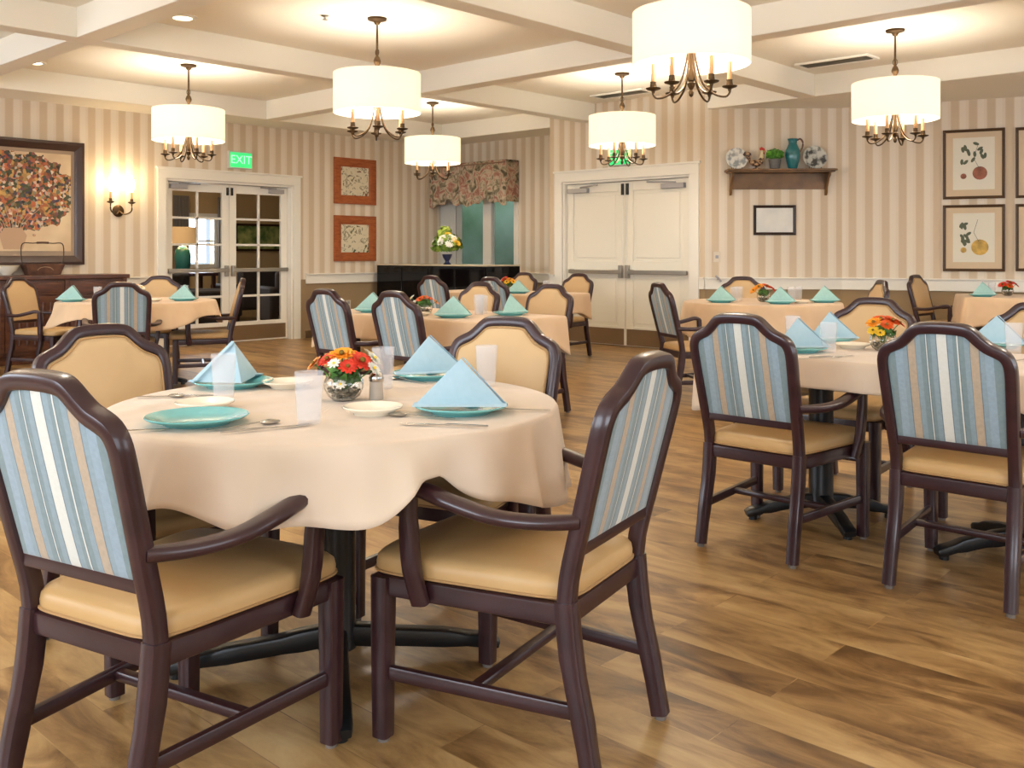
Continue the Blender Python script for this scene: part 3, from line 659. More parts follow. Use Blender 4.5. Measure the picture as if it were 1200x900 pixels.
# botanical prints on the right wall
def botanic(px0,px1,rb,rt,kind,lab):
    D,_=unit(*W_right); s0,z0=hit(px0,W_right[0],D); s1,z1=hit(px1,W_right[0],D); z=(z0+z1)/2
    h0=hgt(rb,z); h1=hgt(rt,z); ww=s1-s0; hh=h1-h0
    t=wallthing('botanical_print',lab,'picture',W_right,(s0+s1)/2,h0,'framed botanical prints'); 
    frame_part(t,ww,hh,.03,.025,mat('thin_dark_frame',(84,60,40),.35)); sheet_part('mat_border',t,-ww/2+.025,ww/2-.025,.025,hh-.025,-.008,-.002,mat('beige_border',(212,190,158),.7))
    sheet_part('print',t,-ww/2+.10,ww/2-.10,.10,hh-.09,-.010,-.0085,mat('print_paper',(228,222,204),.7))
    cx,cz=0,hh/2
    f=MB()
    def disc(mb,x,zz,r,rx=1,y=-.011,seg=20,rot=0):
        vs=[(x,y,zz)]
        for k in range(seg):
            a=2*PI*k/seg; u,v=r*rx*math.cos(a),r*math.sin(a); vs.append((x+u*math.cos(rot)-v*math.sin(rot),y,zz+u*math.sin(rot)+v*math.cos(rot)))
        mb.add(vs,[(0,1+k,1+(k+1)%seg) for k in range(seg)])
    fr_=MB(); disc(fr_,cx+.06,cz-.10,.072 if kind!='gold' else .085); 
    disc(fr_,cx-.10,cz-.13,.03)
    col={'red':(146,92,72),'gold':(196,160,84),'plum':(110,70,80),'pear':(176,170,96)}[kind]
    obj('painted_fruit',fr_,noise_col(mat('fruit_'+kind,col,.7),tuple(int(c*.8) for c in col),tuple(min(255,int(c*1.15)) for c in col),12),t)
    lv=MB(); rnd=random.Random(kind)
    for k in range(14):
        if kind in('gold','pear'): x,zz=cx-.10+rnd.uniform(-.03,.05),cz+.02+rnd.uniform(-.10,.14)
        else: x,zz=cx+rnd.uniform(-.12,.12),cz+.06+rnd.uniform(-.04,.16)
        disc(lv,x,zz,.016,2.0,-.0108-.0001*k,12,rnd.uniform(-1.2,1.2)+PI/2)
    lv.sweep([(cx+.05,-.0115,cz-.04),(cx,-.0115,cz+.06),(cx+.04,-.0115,cz+.2)],(.005,.001),up=(0,-1,0),n=4)
    lv.recalc=False
    obj('painted_leaves',lv,mat('leaf_ink',(92,98,78),.7),t)
    return t
botanic(1105,1178,233,151.5,'red','thin-framed print of a red fruit sprig, left column upper row')
botanic(1105,1178,318,240,'gold','thin-framed print of a golden fruit, left column lower row')
botanic(1190,1262,231.5,148,'plum','partly cropped thin-framed print at the right edge, upper row')
botanic(1190,1262,318,238.5,'pear','partly cropped thin-framed print at the right edge, lower row')

# ceiling fittings
def vent(px,row,lab,w=.75,d=.28):
    x,y,_=at(px,row,CEIL-.0); t=thing('ceiling_vent',lab,'vent',(x,y,CEIL-.02)); 
    obj('frame',boxset(MB(),[(-w/2,w/2,-d/2,-d/2+.03,0,.019),(-w/2,w/2,d/2-.03,d/2,0,.019),(-w/2,-w/2+.03,-d/2+.03,d/2-.03,0,.019),(w/2-.03,w/2,-d/2+.03,d/2-.03,0,.019)]),M['white'],t)
    sl=MB()
    for k in range(9):
        y0=-d/2+.035+k*(d-.07)/9; sl.add([(-w/2+.03,y0,.002),(w/2-.03,y0,.002),(w/2-.03,y0+.018,.018),(-w/2+.03,y0+.018,.018)],[(0,1,2,3)])
    sl.recalc=False; obj('slats',sl,mat('vent_grey',(150,142,126),.5),t)
vent(980,71,'slatted air vent in the ceiling behind the right-hand chandelier')
vent(729,109,'slatted air vent in the ceiling beyond the middle rear chandelier')
for px,row,lab in((214,20,'round recessed downlight glowing in the ceiling at the upper left'),(40,73,'round recessed downlight in the ceiling near the left wall')):
    x,y,_=at(px,row,CEIL); t=thing('recessed_light',lab,'light',(x,y,CEIL-.012),0,'recessed downlights')
    obj('trim_ring',MB().openlathe([(.075,0),(.11,.0),(.115,.011),(.075,.011),(.075,0)],28),M['white'],t)
    obj('lens',MB().lathe([(0,.004),(.074,.004),(.074,.009),(0,.009)],28),mat('downlight_lens',(255,244,220),.5,emit=(255,240,205),es=6),t)
    l=bpy.data.lights.new('downlight','SPOT'); l.energy=35; l.color=(1,.86,.66); l.spot_size=1.9; l.spot_blend=.8; l.shadow_soft_size=.06; lo=bpy.data.objects.new('downlight',l); COL.objects.link(lo); lo.location=(x,y,CEIL-.03)
x,y,_=at(381,18,CEIL); tag(obj('sprinkler_head',MB().lathe([(.03,.0),(.03,-.006),(.012,-.01),(.01,-.03),(.022,-.032),(.022,-.035),(0,-.035)],16,(x,y,CEIL-.001)),M['alum']),'small ceiling sprinkler head left of the hanging chandelier','sprinkler')

# ------------------------------------------------------------------ chandelier
def make_chandelier():
    t=thing('chandelier','','chandelier'); r=.35; z0,z1=2.285,2.60
    obj('drum_shade',MB().openlathe([(r,z0),(r,z1),(r-.004,z1),(r-.004,z0),(r,z0)],48),M['shade'],t)
    mb=MB(); 
    for z in (z1-.03,z0+.03):
        for k in range(3):
            a=k*2*PI/3+.3; mb.tube([(0,0,z1-.03),((r-.006)*math.cos(a),(r-.006)*math.sin(a),z1-.03)],.003,n=6)
    obj('shade_spider',mb,M['bronze'],t)
    obj('stem',MB().lathe([(.004,2.18),(.02,2.19),(.026,2.22),(.012,2.26),(.009,2.60),(.012,2.66),(.028,2.69),(.03,2.705),(.022,2.73),(.010,2.75),(.008,CEIL-.05)],14),M['bronze'],t)
    obj('canopy',MB().lathe([(.01,CEIL-.055),(.02,CEIL-.05),(.03,CEIL-.03),(.075,CEIL-.018),(.08,CEIL-.002),(0,CEIL-.002)],24),M['bronze'],t)
    obj('chain_loop',MB().sweep([(.018*math.cos(a*PI/6),0,2.775+.028*math.sin(a*PI/6)) for a in range(12)],(.006,.006),up=(0,1,0),n=6,closed=True),M['bronze'],t)
    obj('finial',MB().lathe([(.0,2.09),(.012,2.10),(.016,2.12),(.008,2.135),(.02,2.155),(.026,2.175),(.01,2.19)],14),M['bronze'],t)
    for k in range(6):
        a=k*PI/3+.25; c,s_=math.cos(a),math.sin(a)
        P=lambda q,z:(q*c,q*s_,z)
        mb=MB(); mb.tube(smooth([P(.015,2.42),P(.03,2.30),P(.07,2.17),P(.14,2.105),P(.20,2.09),P(.225,2.115),P(.225,2.14)],4),.0065,n=6)
        mb.lathe([(.008,2.12),(.012,2.135),(.042,2.145),(.046,2.152),(.02,2.158),(.017,2.185),(.02,2.19),(.0,2.19)],14,(.225*c,.225*s_,0)); obj('arm',mb,M['bronze'],t)
        obj('candle_sleeve',MB().lathe([(.013,2.185),(.014,2.19),(.012,2.30),(0,2.30)],10,(.225*c,.225*s_,0)),M['candle'],t)
        obj('bulb',MB().lathe([(.006,2.30),(.018,2.33),(.02,2.35),(.012,2.39),(.002,2.41)],10,(.225*c,.225*s_,0)),M['sheetwhite'],t)
    l=point('chandelier_light',(0,0,2.46),CHAND_W,(1,.93,.82),.12,t)
    return t
ch=make_chandelier(); g='drum-shade chandeliers'
for px,z,lab in ((810,5.73,'largest drum-shade chandelier, nearest, at the top centre-right'),(442,7.7,'drum-shade chandelier hanging over the blue-backed chairs, left of centre'),(221,9.6,'drum-shade chandelier nearest the painting and sconce'),(507,12.0,'smallest drum-shade chandelier in front of the floral valance'),(729,10.05,'drum-shade chandelier in front of the solid white doors'),(1049,8.1,'drum-shade chandelier at the right near the botanical prints')):
    x,y=atz(px,z); clone(ch,(x,y,0),random.uniform(0,1),lab,g)
for x,y in ((-6.05,1.4),(-.35,4.9),(-.35,8.1),(-3.2,1.4)):  # unseen chandeliers, added for the light they give
    clone(ch,(x,y,0),.4,'unseen drum-shade chandelier added to brighten the room',g)

# ------------------------------------------------------------------ dining chair
def back_y(z): return -.225-.24*max(0,z-.42)-.02*max(0,z-.42)**2
RP=[(.190,.36),(.190,.45),(.194,.56),(.199,.68),(.202,.765),(.1995,.802),(.187,.828),(.164,.842),(.138,.854),(.114,.874),(.093,.895),(.075,.9055),(.04,.910),(0,.911)]
def make_chair():
    t=thing('dining_chair','','chair')
    # seat cushion
    prof=[(.95,.397),(.99,.399),(1.0,.406),(1.002,.420),(.992,.434),(.96,.443),(.85,.449),(.5,.455),(.0,.457)]
    seg=72; mb=MB(); vs=[];fs=[]
    def outl(a,sc):
        c,s_=math.cos(a),math.sin(a); e=2/8
        X=math.copysign(abs(c)**e,c); Y=math.copysign(abs(s_)**e,s_); y=.020+.258*Y*sc; wd=.226+.030*(Y*sc) ; return X*sc*wd,y+ (.012*(1-X*X) if Y>0 else 0)*sc
    for sc,z in prof:
        for k in range(seg):
            x,y=outl(2*PI*k/seg,sc); vs.append((x,y,z))
    for i in range(len(prof)-1):
        for k in range(seg):
            k2=(k+1)%seg; fs.append((i*seg+k,i*seg+k2,(i+1)*seg+k2,(i+1)*seg+k))
    fs.append(tuple(reversed(range(seg)))); mb.add(vs,fs); seat=obj('seat',mb,M['seat'],t,sharp=60)
    obj('piping',MB().sweep([(outl(2*PI*k/seg,1.004)[0],outl(2*PI*k/seg,1.004)[1],.404) for k in range(seg)],(.007,.007),n=6,closed=True,pw=2),M['welt'],seat)
    # rails
    mb=MB()
    for s_ in(-1,1): mb.sweep([(s_*.194,-.22,.372),(s_*.238,.235,.372)],(.026,.048),n=12,pw=6)
    mb.sweep([(-.238,.24,.372),(.238,.24,.372)],(.026,.048),n=12,pw=6); mb.sweep([(-.188,-.228,.372),(.188,-.228,.372)],(.026,.048),n=12,pw=6)
    obj('seat_frame',mb,M['mahog'],t)
    for s_ in(-1,1):
        mb=MB(); mb.sweep([(s_*.236,.238,.012),(s_*.237,.238,.2),(s_*.237,.236,.394)],[(.042,.042),(.046,.046),(.050,.050)],up=(0,1,0),n=12,pw=5); o=obj('leg',mb,M['mahog'],t)
        obj('glide',MB().lathe([(.014,0),(.015,.012)],12,(s_*.236,.238,0)),M['glide'],o)
        mb=MB(); pts=smooth([(s_*.194,-.292,.012),(s_*.192,-.268,.14),(s_*.190,-.238,.28),(s_*.190,-.226,.40)],3); mb.sweep(pts,[(.040,.042)]*3+[(.042,.046)]*3+[(.043,.050)]*4,up=(0,1,0),n=12,pw=5); o=obj('leg',mb,M['mahog'],t)
        obj('glide',MB().lathe([(.014,0),(.015,.012)],12,(s_*.194,-.292,0)),M['glide'],o)
    # back frame
    pts=[Vector((x,back_y(z),z)) for x,z in RP]; right=smooth(pts,3); left=[Vector((-p.x,p.y,p.z)) for p in right]
    path=left+list(reversed(right[:-1])); mb=MB()
    mb.sweep(path,(.038,.042),up=(0,-1,-.24),n=12,pw=4)
    zc=.515; mb.sweep([(-.19,back_y(zc),zc),(.19,back_y(zc),zc)],(.026,.036),n=12,pw=5)
    obj('back_frame',mb,M['mahog'],t)
    # pads: outline inside the frame
    inner=[]
    zb=.522
    hp=smooth([Vector((x,0,z)) for x,z in RP],4)
    for i,p in enumerate(hp):
        a=hp[max(i-1,0)]; b=hp[min(i+1,len(hp)-1)]; d_=(b-a).normalized(); nrm=Vector((-d_.z,0,d_.x))
        q=p+Vector((-abs(d_.z),0,-abs(d_.x)))*.0155
        if q.z>=zb: inner.append((q.x,q.z))
    half=[(inner[0][0],zb)]+inner; half[-1]=(0,half[-1][1])
    out=half+[(-x,z) for x,z in reversed(half[:-1])]
    # bottom edge points
    nb=8; out+=[(-half[0][0]+2*half[0][0]*k/nb,zb) for k in range(1,nb)]
    def pad(sgn,thick,bul,m,name):
        mb=MB(); cx,cz=0,.70; vs=[];fs=[];n_=len(out)
        rings=[(1,0),(.995,.55),(.965,.85),(.9,1),(.6,1.25),(.3,1.38),(0,1.42)]
        for sc,u in rings:
            for x,z in out:
                X=cx+(x-cx)*sc; Z=cz+(z-cz)*sc; vs.append((X,back_y(Z)+sgn*(.004+thick*u),Z))
        for i in range(len(rings)-1):
            for k in range(n_):
                k2=(k+1)%n_; fs.append((i*n_+k,i*n_+k2,(i+1)*n_+k2,(i+1)*n_+k))
        fs.append(tuple(range(n_))); mb.add(vs,fs); return obj(name,mb,m,t,sharp=70)
    b=pad(1,.020,0,M['vinyl'],'backrest'); pad(-1,.009,0,M['stripe'],'back_panel')
    obj('piping',MB().sweep([(x*.975,back_y(z)+.0225,.70+(z-.70)*.975) for x,z in out],(.006,.006),up=(0,1,0),n=6,closed=True,pw=2),M['welt'],b)
    for s_ in(-1,1):
        pp=smooth([(s_*.202,-.262,.580),(s_*.240,-.185,.577),(s_*.274,-.09,.584),(s_*.284,.02,.606),(s_*.284,.09,.622),(s_*.279,.140,.612)],4)
        k=len(pp); sz=[(.034+.018*min(1,i/5)-(.010 if i>k-3 else 0), .032-(.008 if i>k-3 else 0)) for i in range(k)]
        obj('armrest',MB().sweep(pp,sz,n=12,pw=2.6),M['mahog'],t)
        pp=smooth([(s_*.279,.132,.612),(s_*.276,.134,.53),(s_*.268,.130,.43),(s_*.252,.118,.350)],4)
        obj('arm_support',MB().sweep(pp,[(.034,.040)]*4+[(.034,.046)]*5+[(.028,.046)]*4,up=(0,1,0),n=12,pw=3.5),M['mahog'],t)
        obj('stretcher',MB().sweep([(s_*.236,.235,.165),(s_*.192,-.262,.165)],(.022,.034),n=10,pw=4),M['mahog'],t)
    obj('stretcher',MB().sweep([(-.222,.0,.165),(.222,.0,.165)],(.030,.024),n=10,pw=4),M['mahog'],t)
    return t
chair=make_chair()
def put(Xr,zr,fx,fz,label,group):     # rear-leg midpoint in view metres and facing in view
    l=math.hypot(fx,fz); fx/=l; fz/=l; x,y=W(Xr+fx*.235,zr+fz*.235)
    return clone(chair,(x,y,0),ang(fx,fz),label,group)
def putr(x,y,rz,label,group):          # room axes; (x,y)=rear-leg midpoint
    return clone(chair,(x-math.sin(rz)*.235,y+math.cos(rz)*.235,0),rz,label,group)
gn='armchairs around the near round table'
put(-.862,1.945,.49,.87,'nearest armchair at the lower left, seen from behind with its blue striped back',gn)
put(.222,2.235,-.86,.50,'armchair at the near round table turned sideways, facing left, empty tan seat',gn)
put(-1.23,2.97,.75,-.66,'beige-fronted armchair behind the bare teal plate, left rear of the near table',gn)
put(-.065,3.33,-.45,-.89,'beige-fronted armchair behind the blue napkins, right rear of the near table',gn)
g2='armchairs around the long table on the right'
putr(-1.83,3.33,0,'blue striped chair back, left of the pair in front of the right-hand table',g2)
putr(-1.10,3.36,0,'blue striped chair back, right of the pair in front of the right-hand table',g2)
putr(-1.97,4.74,PI,'beige-fronted chair behind the orange flowers of the right-hand table',g2)
putr(-1.22,4.78,PI,'beige-fronted chair at the right photo edge, far side of right-hand table',g2)
g3='armchairs around the middle long table'
putr(-4.47,3.86,0,'blue-grey backed chair right of the near flowers, second in the middle row',g3)
putr(-5.08,3.80,0,'blue-grey backed chair leftmost before the middle long table',g3)
putr(-4.62,5.30,PI,'beige-fronted chair at the right end of the middle long table',g3)
putr(-5.36,5.30,PI,'beige-fronted chair behind the middle table flowers, beside the aqua napkin',g3)
g4='armchairs around the rear long table'
putr(-6.45,6.74,0,'grey-blue backed chair before the rear long table, right of its pair',g4)
putr(-7.28,6.72,0,'grey-blue backed chair against the black cabinet, left of its pair',g4)
putr(-6.86,8.4,PI,'gold-fronted chair beside the solid white doors at the rear table',g4)
putr(-7.70,8.4,PI,'gold-fronted chair under the window behind the yellow flowers',g4)
g5='armchairs around the far round table'
put(1.25,7.5,1,.25,'side-on armchair facing right in front of the solid white doors',g5)
put(2.24,9.25,-.12,-1,'gold-fronted chair below the wall shelf behind the orange flowers',g5)
put(3.04,8.15,-1,.05,'edge-on armchair at the right side of the far round table',g5)
g6='armchairs around the left rear round table'
put(-3.12,7.65,-.36,.93,'grey striped chair back in front of the left rear round table',g6)
put(-2.58,8.75,-.95,-.33,'edge-on armchair facing left in front of the glass doors',g6)
put(-4.62,9.1,.97,-.22,'gold-fronted armchair beside the dark sideboard',g6)
put(-3.55,9.55,.06,-1,'beige-fronted chair at the far side of the left rear table',g6)
put(4.37,10.1,.68,-.73,'gold-fronted armchair at the left end of the table under the botanical prints','armchairs at the far right table')

# ------------------------------------------------------------------ tables
def pedestal(t,foot_r,h,round_=True,rot=0):
    obj('column',MB().lathe([(.055,.05),(.055,.07),(.052,.08),(.052,h-.03),(.075,h-.02),(.075,h-.003)],24),M['blackmetal'],t)
    for k in range(4):
        a=rot+k*PI/2; c,s_=math.cos(a),math.sin(a)
        pts=[(.03*c,.03*s_,.085),(.15*c,.15*s_,.07),(foot_r*.8*c,foot_r*.8*s_,.045),(foot_r*c,foot_r*s_,.026)]
        o=obj('foot',MB().sweep(smooth(pts,3),[(.055,.06)]*3+[(.055,.05)]*3+[(.058,.036)]*3+[(.05,.024)],n=12,pw=5),M['blackmetal'],t)
        obj('glide',MB().lathe([(.018,0),(.018,.016)],12,((foot_r-.03)*c,(foot_r-.03)*s_,0)),M['blackmetal'],o)
def round_table(x,y,r,label,group,rot,h=.735):
    t=thing('dining_table',label,'table',(x,y,0),0,group)
    obj('table_top',MB().lathe([(0,h-.028),(r-.01,h-.028),(r-.002,h-.02),(r-.002,h-.008),(r-.01,h-.004),(0,h-.004)],64),M['mahog'],t)
    pedestal(t,.46,h-.03,rot=rot)
def square_table(x,y,wx,wy,label,group,rz=0,h=.735):
    t=thing('dining_table',label,'table',(x,y,0),rz,group)
    obj('table_top',boxset(MB(),[(-wx/2,wx/2,-wy/2,wy/2,h-.03,h-.004)]),M['mahog'],t,bevel=.004)
    pedestal(t,.33,h-.03,rot=PI/4)
def cloth(x,y,outline,dropf,label,group,m,rz=0,h=.735,seg=160,flare=.02,wav=.016,wn_=11,fold=None,seed=0):
    """outline(a)->radius of the top edge; dropf(a)->hang length"""
    rnd=random.Random(seed); ph=[rnd.uniform(0,6.28) for _ in range(4)]
    mb=MB(); vs=[];fs=[]; prof=[]
    tops=[0,.35,.7,.9,.97,.99]; R=9
    for k in range(seg):
        a=2*PI*k/seg; r=outline(a); d=dropf(a); c,s_=math.cos(a),math.sin(a)
        col=[]
        for q in tops: col.append((c*r*q,s_*r*q,h))
        col.append((c*(r+.001),s_*(r+.001),h-.002)); col.append((c*(r+.006),s_*(r+.006),h-.010))
        for j in range(1,R+1):
            u=j/R; wv=(math.sin(a*wn_+ph[0])*.6+math.sin(a*(wn_*1.7//1)+ph[1])*.4)*wav*u**.9*min(1,d/.12)
            wv+=wav*1.6*(1-abs(math.sin(a*wn_*.5+ph[2]+.5*math.sin(a*3+ph[3]))))**3*u*min(1,d/.12)
            off=.008+flare*u+wv; 
            if fold:
                fa,fw,fd=fold; q=((a-fa+PI)%(2*PI)-PI)/fw; off+=fd*math.exp(-q*q)*u*(1 if q<0 else 1)
            col.append((c*(r+off),s_*(r+off),h-.010-(d-.010)*u))
        vs+=col
    n_=len(tops)+2+R
    for k in range(seg):
        k2=(k+1)%seg
        for i in range(n_-1): fs.append((k*n_+i,k*n_+i+1,k2*n_+i+1,k2*n_+i))
    mb.add(vs,fs); o=obj('tablecloth',mb,m,loc=(x,y,0),rz=rz,sharp=180)
    sol=o.modifiers.new('thickness','SOLIDIFY'); sol.thickness=.002; sol.offset=1
    return tag(o,label,'tablecloth',group)
def rect_outline(w,d,p=26):
    return lambda a:(abs(math.cos(a)/(w/2))**p+abs(math.sin(a)/(d/2))**p)**(-1/p)
def rect_drop(w,d,base,corner):
    ca=math.atan2(d,w)
    def f(a):
        best=min(abs(((a-c+PI)%(2*PI))-PI) for c in (ca,PI-ca,PI+ca,-ca)); return base+corner*math.exp(-(best/.14)**2)
    return f
TG='beige tablecloths'
# near table
NX,NY=W(-.492,2.69); RN=.612
round_table(NX,NY,RN,'near round pedestal table under the beige cloth, black cross base','round pedestal tables',TH+0.2)
aF=math.atan2(*reversed([b for b in W(0,-1)]))       # direction towards the camera
def ndrop(a):
    q=a-aF           # 0 = towards camera; positive = to the right
    q=((q+PI)%(2*PI))-PI
    base=.16+.02*math.cos(4*(q-.05))
    base+=.085*math.exp(-((q+1.0)/.5)**2)+.075*math.exp(-((q-1.2)/.35)**2)-.012*math.exp(-((q-.05)/.2)**2)
    base-=.085*math.exp(-((q-.50)/.13)**2)+.035*math.exp(-((q+.45)/.16)**2)
    return max(.08,base)
cloth(NX,NY,lambda a:RN+.002,ndrop,'beige cloth draped over the near round table','beige tablecloths',M['cloth'],flare=.02,wav=.018,wn_=13,fold=(aF+.30,.12,.045),seed=3,seg=360)
# right long table (two square tables end to end)
TX,TY=-1.45,3.97; TL,TD=1.6,.78
for k,dx in enumerate((-.4,.4)): square_table(TX+dx,TY,.77,.74,['left square pedestal table under the right-hand cloth','right square pedestal table under the right-hand cloth'][k],'square pedestal tables')
cloth(TX,TY,rect_outline(TL,TD),rect_drop(TL,TD,.112,.15),'beige cloth over the long right-hand table','beige tablecloths',M['cloth'],flare=.01,wav=.006,seed=4,seg=320)
# middle long table
MX,MY=-4.93,4.52
for k,dx in enumerate((-.42,.42)): square_table(MX+dx,MY,.81,.81,['left square pedestal table under the middle cloth','right square pedestal table under the middle cloth'][k],'square pedestal tables')
cloth(MX,MY,rect_outline(1.7,.86),rect_drop(1.7,.86,.16,.10),'beige cloth over the middle long table','beige tablecloths',M['cloth_warm'],flare=.02,wav=.01,seed=5,seg=320)
# rear long table
RX,RY=-7.12,7.55
for k,dx in enumerate((-.42,.42)): square_table(RX+dx,RY,.81,.81,['left square pedestal table under the rear cloth','right square pedestal table under the rear cloth'][k],'square pedestal tables')
cloth(RX,RY,rect_outline(1.7,.86),rect_drop(1.7,.86,.2,.08),'peach cloth over the rear long table by the white doors','beige tablecloths',M['cloth_warm'],flare=.02,wav=.01,seed=6,seg=320)
# far round
FX,FY=W(2.17,8.3)
round_table(FX,FY,.66,'far round pedestal table below the wall shelf','round pedestal tables',.3)
cloth(FX,FY,lambda a:.662,lambda a:.30+.03*math.cos(4*a),'peach cloth on the far round table below the wall shelf','beige tablecloths',M['cloth_warm'],flare=.03,wav=.014,wn_=13,seed=7)
# left rear round
GX,GY=W(-3.33,8.5)
round_table(GX,GY,.66,'left rear round pedestal table beside the sideboard','round pedestal tables',.6)
cloth(GX,GY,lambda a:.662,lambda a:.17+.05*math.cos(4*a+1.0),'peach cloth on the left rear round table with wavy hem','beige tablecloths',M['cloth_warm'],flare=.05,wav=.028,wn_=8,seed=8)
# far right
HX,HY=W(4.97,9.38); hr=math.radians(42.9-20)
square_table(HX,HY,.98,.9,'square pedestal table under the botanical prints','square pedestal tables',hr)
cloth(HX,HY,rect_outline(1.05,.95),rect_drop(1.05,.95,.26,.05),'peach cloth on the table under the botanical prints','beige tablecloths',M['cloth_warm'],rz=hr,flare=.06,wav=.008,seed=9,seg=320)

# ------------------------------------------------------------------ tableware
TOP=.7375
def make_plate(r,m,name,cat):
    t=obj(name,MB().lathe([(0,.003),(r*.55,.003),(r*.58,.0),(r*.64,.0),(r*.68,.006),(r*.98,.017),(r,.020),(r*.985,.022),(r*.70,.012),(r*.62,.007),(0,.007)],40),m); return tag(t,'',cat)
plate=make_plate(.124,M['teal'],'dinner_plate','plate'); bread=make_plate(.078,M['cream'],'bread_plate','plate')
def make_napkin(m):
    t=thing('folded_napkin','','napkin')
    def tri(mb,A,B,C,n_,puff,cen):
        A,B,C=map(Vector,(A,B,C)); nr=(B-A).cross(C-A).normalized()
        if (A-Vector(cen)).dot(nr)<0: nr=-nr
        vs=[];idx={}
        for i in range(n_+1):
            for j in range(n_+1-i):
                u,v=i/n_,j/n_; w_=1-u-v; p=A*w_+B*u+C*v+nr*(puff*27*u*v*w_); idx[(i,j)]=len(vs); vs.append(p)
        fs=[]
        for i in range(n_):
            for j in range(n_-i):
                fs.append((idx[(i,j)],idx[(i+1,j)],idx[(i,j+1)]))
                if i+j<n_-1: fs.append((idx[(i+1,j)],idx[(i+1,j+1)],idx[(i,j+1)]))
        mb.add(vs,fs)
    A=(0,.005,.118); FL=(-.122,-.045,.0); FR=(.118,-.05,0); Bk=(.03,.095,0); cen=(0,0,.04)
    mb=MB(); tri(mb,FL,FR,A,8,.006,cen); tri(mb,FR,Bk,A,8,-.004,cen); tri(mb,Bk,FL,A,8,.004,cen); mb.add([FL,FR,Bk],[(0,1,2)]); mb.recalc=True
    obj('folded_cloth',mb,m,t,sharp=35)
    mb=MB(); q=.006
    a1=(.006,.002,.121); b1=(.124,-.040,.001); c1=(.052,-.052,.001)
    for off in (0,):
        vs=[a1,b1,(.118,-.030,.001),(.012,.012,.117)]; mb.add(vs+[(x-.004,y+.004,z) for x,y,z in vs],[(0,1,2,3),(4,7,6,5),(0,4,5,1),(1,5,6,2),(2,6,7,3),(3,7,4,0)])
    obj('fold_edge',mb,m,t)
    mb=MB(); vs=[(-.124,-.052,0),(.120,-.058,0),(.120,-.050,0.006),(-.122,-.044,.006)]; mb.add(vs+[(x,y+.03,z) for x,y,z in vs],[(0,1,2,3),(4,7,6,5),(0,4,5,1),(1,5,6,2),(2,6,7,3),(3,7,4,0)]); obj('hem_fold',mb,m,t)
    return t
nap=make_napkin(M['napkin']); napg=make_napkin(M['napkin_green'])
tumb=thing('tumbler','','glass'); obj('glass_wall',MB().lathe([(0,0),(.027,0),(.029,.004),(.036,.127),(.0335,.127),(.027,.012),(0,.010)],28),M['frost'],tumb)
def flute_ring(): pass
def make_knife():
    mb=MB(); mb.sweep([(0,-.11,.006),(0,-.06,.006),(0,-.01,.006),(0,.0,.005),(0,.06,.004),(0,.10,.004),(0,.112,.004)],[(.008,.004),(.011,.005),(.010,.005),(.006,.003),(.017,.0015),(.016,.0012),(.004,.001)],n=8); return tag(obj('table_knife',mb,M['steel']),'','knife')
def make_spoon():
    mb=MB(); mb.sweep([(0,-.09,.005),(0,-.07,.005),(0,0,.006),(0,.045,.009)],[(.008,.002),(.012,.002),(.005,.003),(.005,.003)],n=8); mb.sphere((0,.07,.006),.026,14,8,(.75,1,.22)); return tag(obj('spoon',mb,M['steel']),'','spoon')
def make_fork():
    mb=MB(); mb.sweep([(0,-.095,.004),(0,-.075,.004),(0,0,.006),(0,.03,.008),(0,.045,.006)],[(.008,.002),(.012,.002),(.005,.003),(.010,.003),(.023,.002)],n=8)
    for k in range(4): x=(k-1.5)*.0065; mb.sweep([(x,.042,.006),(x,.07,.004),(x,.095,.008)],[(.0035,.002),(.003,.002),(.0015,.001)],n=6)
    return tag(obj('fork',mb,M['steel']),'','fork')
knife=make_knife(); spoon=make_spoon(); fork=make_fork()
GP='teal dinner plates'; GN='folded blue napkins'; GB='cream bread plates'; GT='frosted plastic tumblers'; GC='stainless cutlery'
def on(px,row,lift=0): x,y,_=at(px,row,TOP); return (x,y,TOP+lift)
def setting(px,row,rz,lab,green=False,lp=None):
    """napkin on plate: row is the plate centre"""
    l=on(px,row); pl=clone(plate,l,0,'teal plate under the '+lab,GP)
    return clone(napg if green else nap,(l[0],l[1],l[2]+.0225),rz,lab[0].lower()+lab[1:],'folded aqua napkins' if green else GN)
RZ=TH
clone(plate,on(231,496),0,'empty teal plate, the only one without a napkin on the near table',GP)
setting(540,483,RZ+.02,'large blue napkin pyramid at the front right of the near table')
setting(503,443,RZ+.35,'blue napkin pyramid at the rear right of the near table')
setting(273,453,RZ-2.3,'blue napkin pyramid at the left rear of the near table')
for px,row,lab in((437,485,'cream bread plate in front of the near flower bowl'),(240,479,'cream bread plate just behind the empty teal plate'),(337,454,'cream bread plate left of the near flower bowl')): clone(bread,on(px,row),0,lab,GB)
for px,row,lab in((362,496,'frosted tumbler front and centre, left of the near flower bowl'),(262,466,'tumbler standing before the left blue napkin on the near table'),(449,455,'tall tumbler behind the shaker on the near table'),(570,452,'tumbler half hidden behind the large front napkin')): clone(tumb,on(px,row),0,lab,GT)
# shaker
l=on(441,468); t=thing('pepper_shaker','small glass shaker with shiny steel cap right of the near flowers','shaker',l)
obj('glass_body',MB().lathe([(0,0),(.020,0),(.021,.003),(.019,.052),(.0,.052)],20),mat('shaker_glass',(214,206,196),.15,trans=.6),t)
obj('cap',MB().lathe([(.0195,.052),(.021,.054),(.021,.064),(.016,.075),(.006,.08),(0,.08)],20),M['steel'],t)
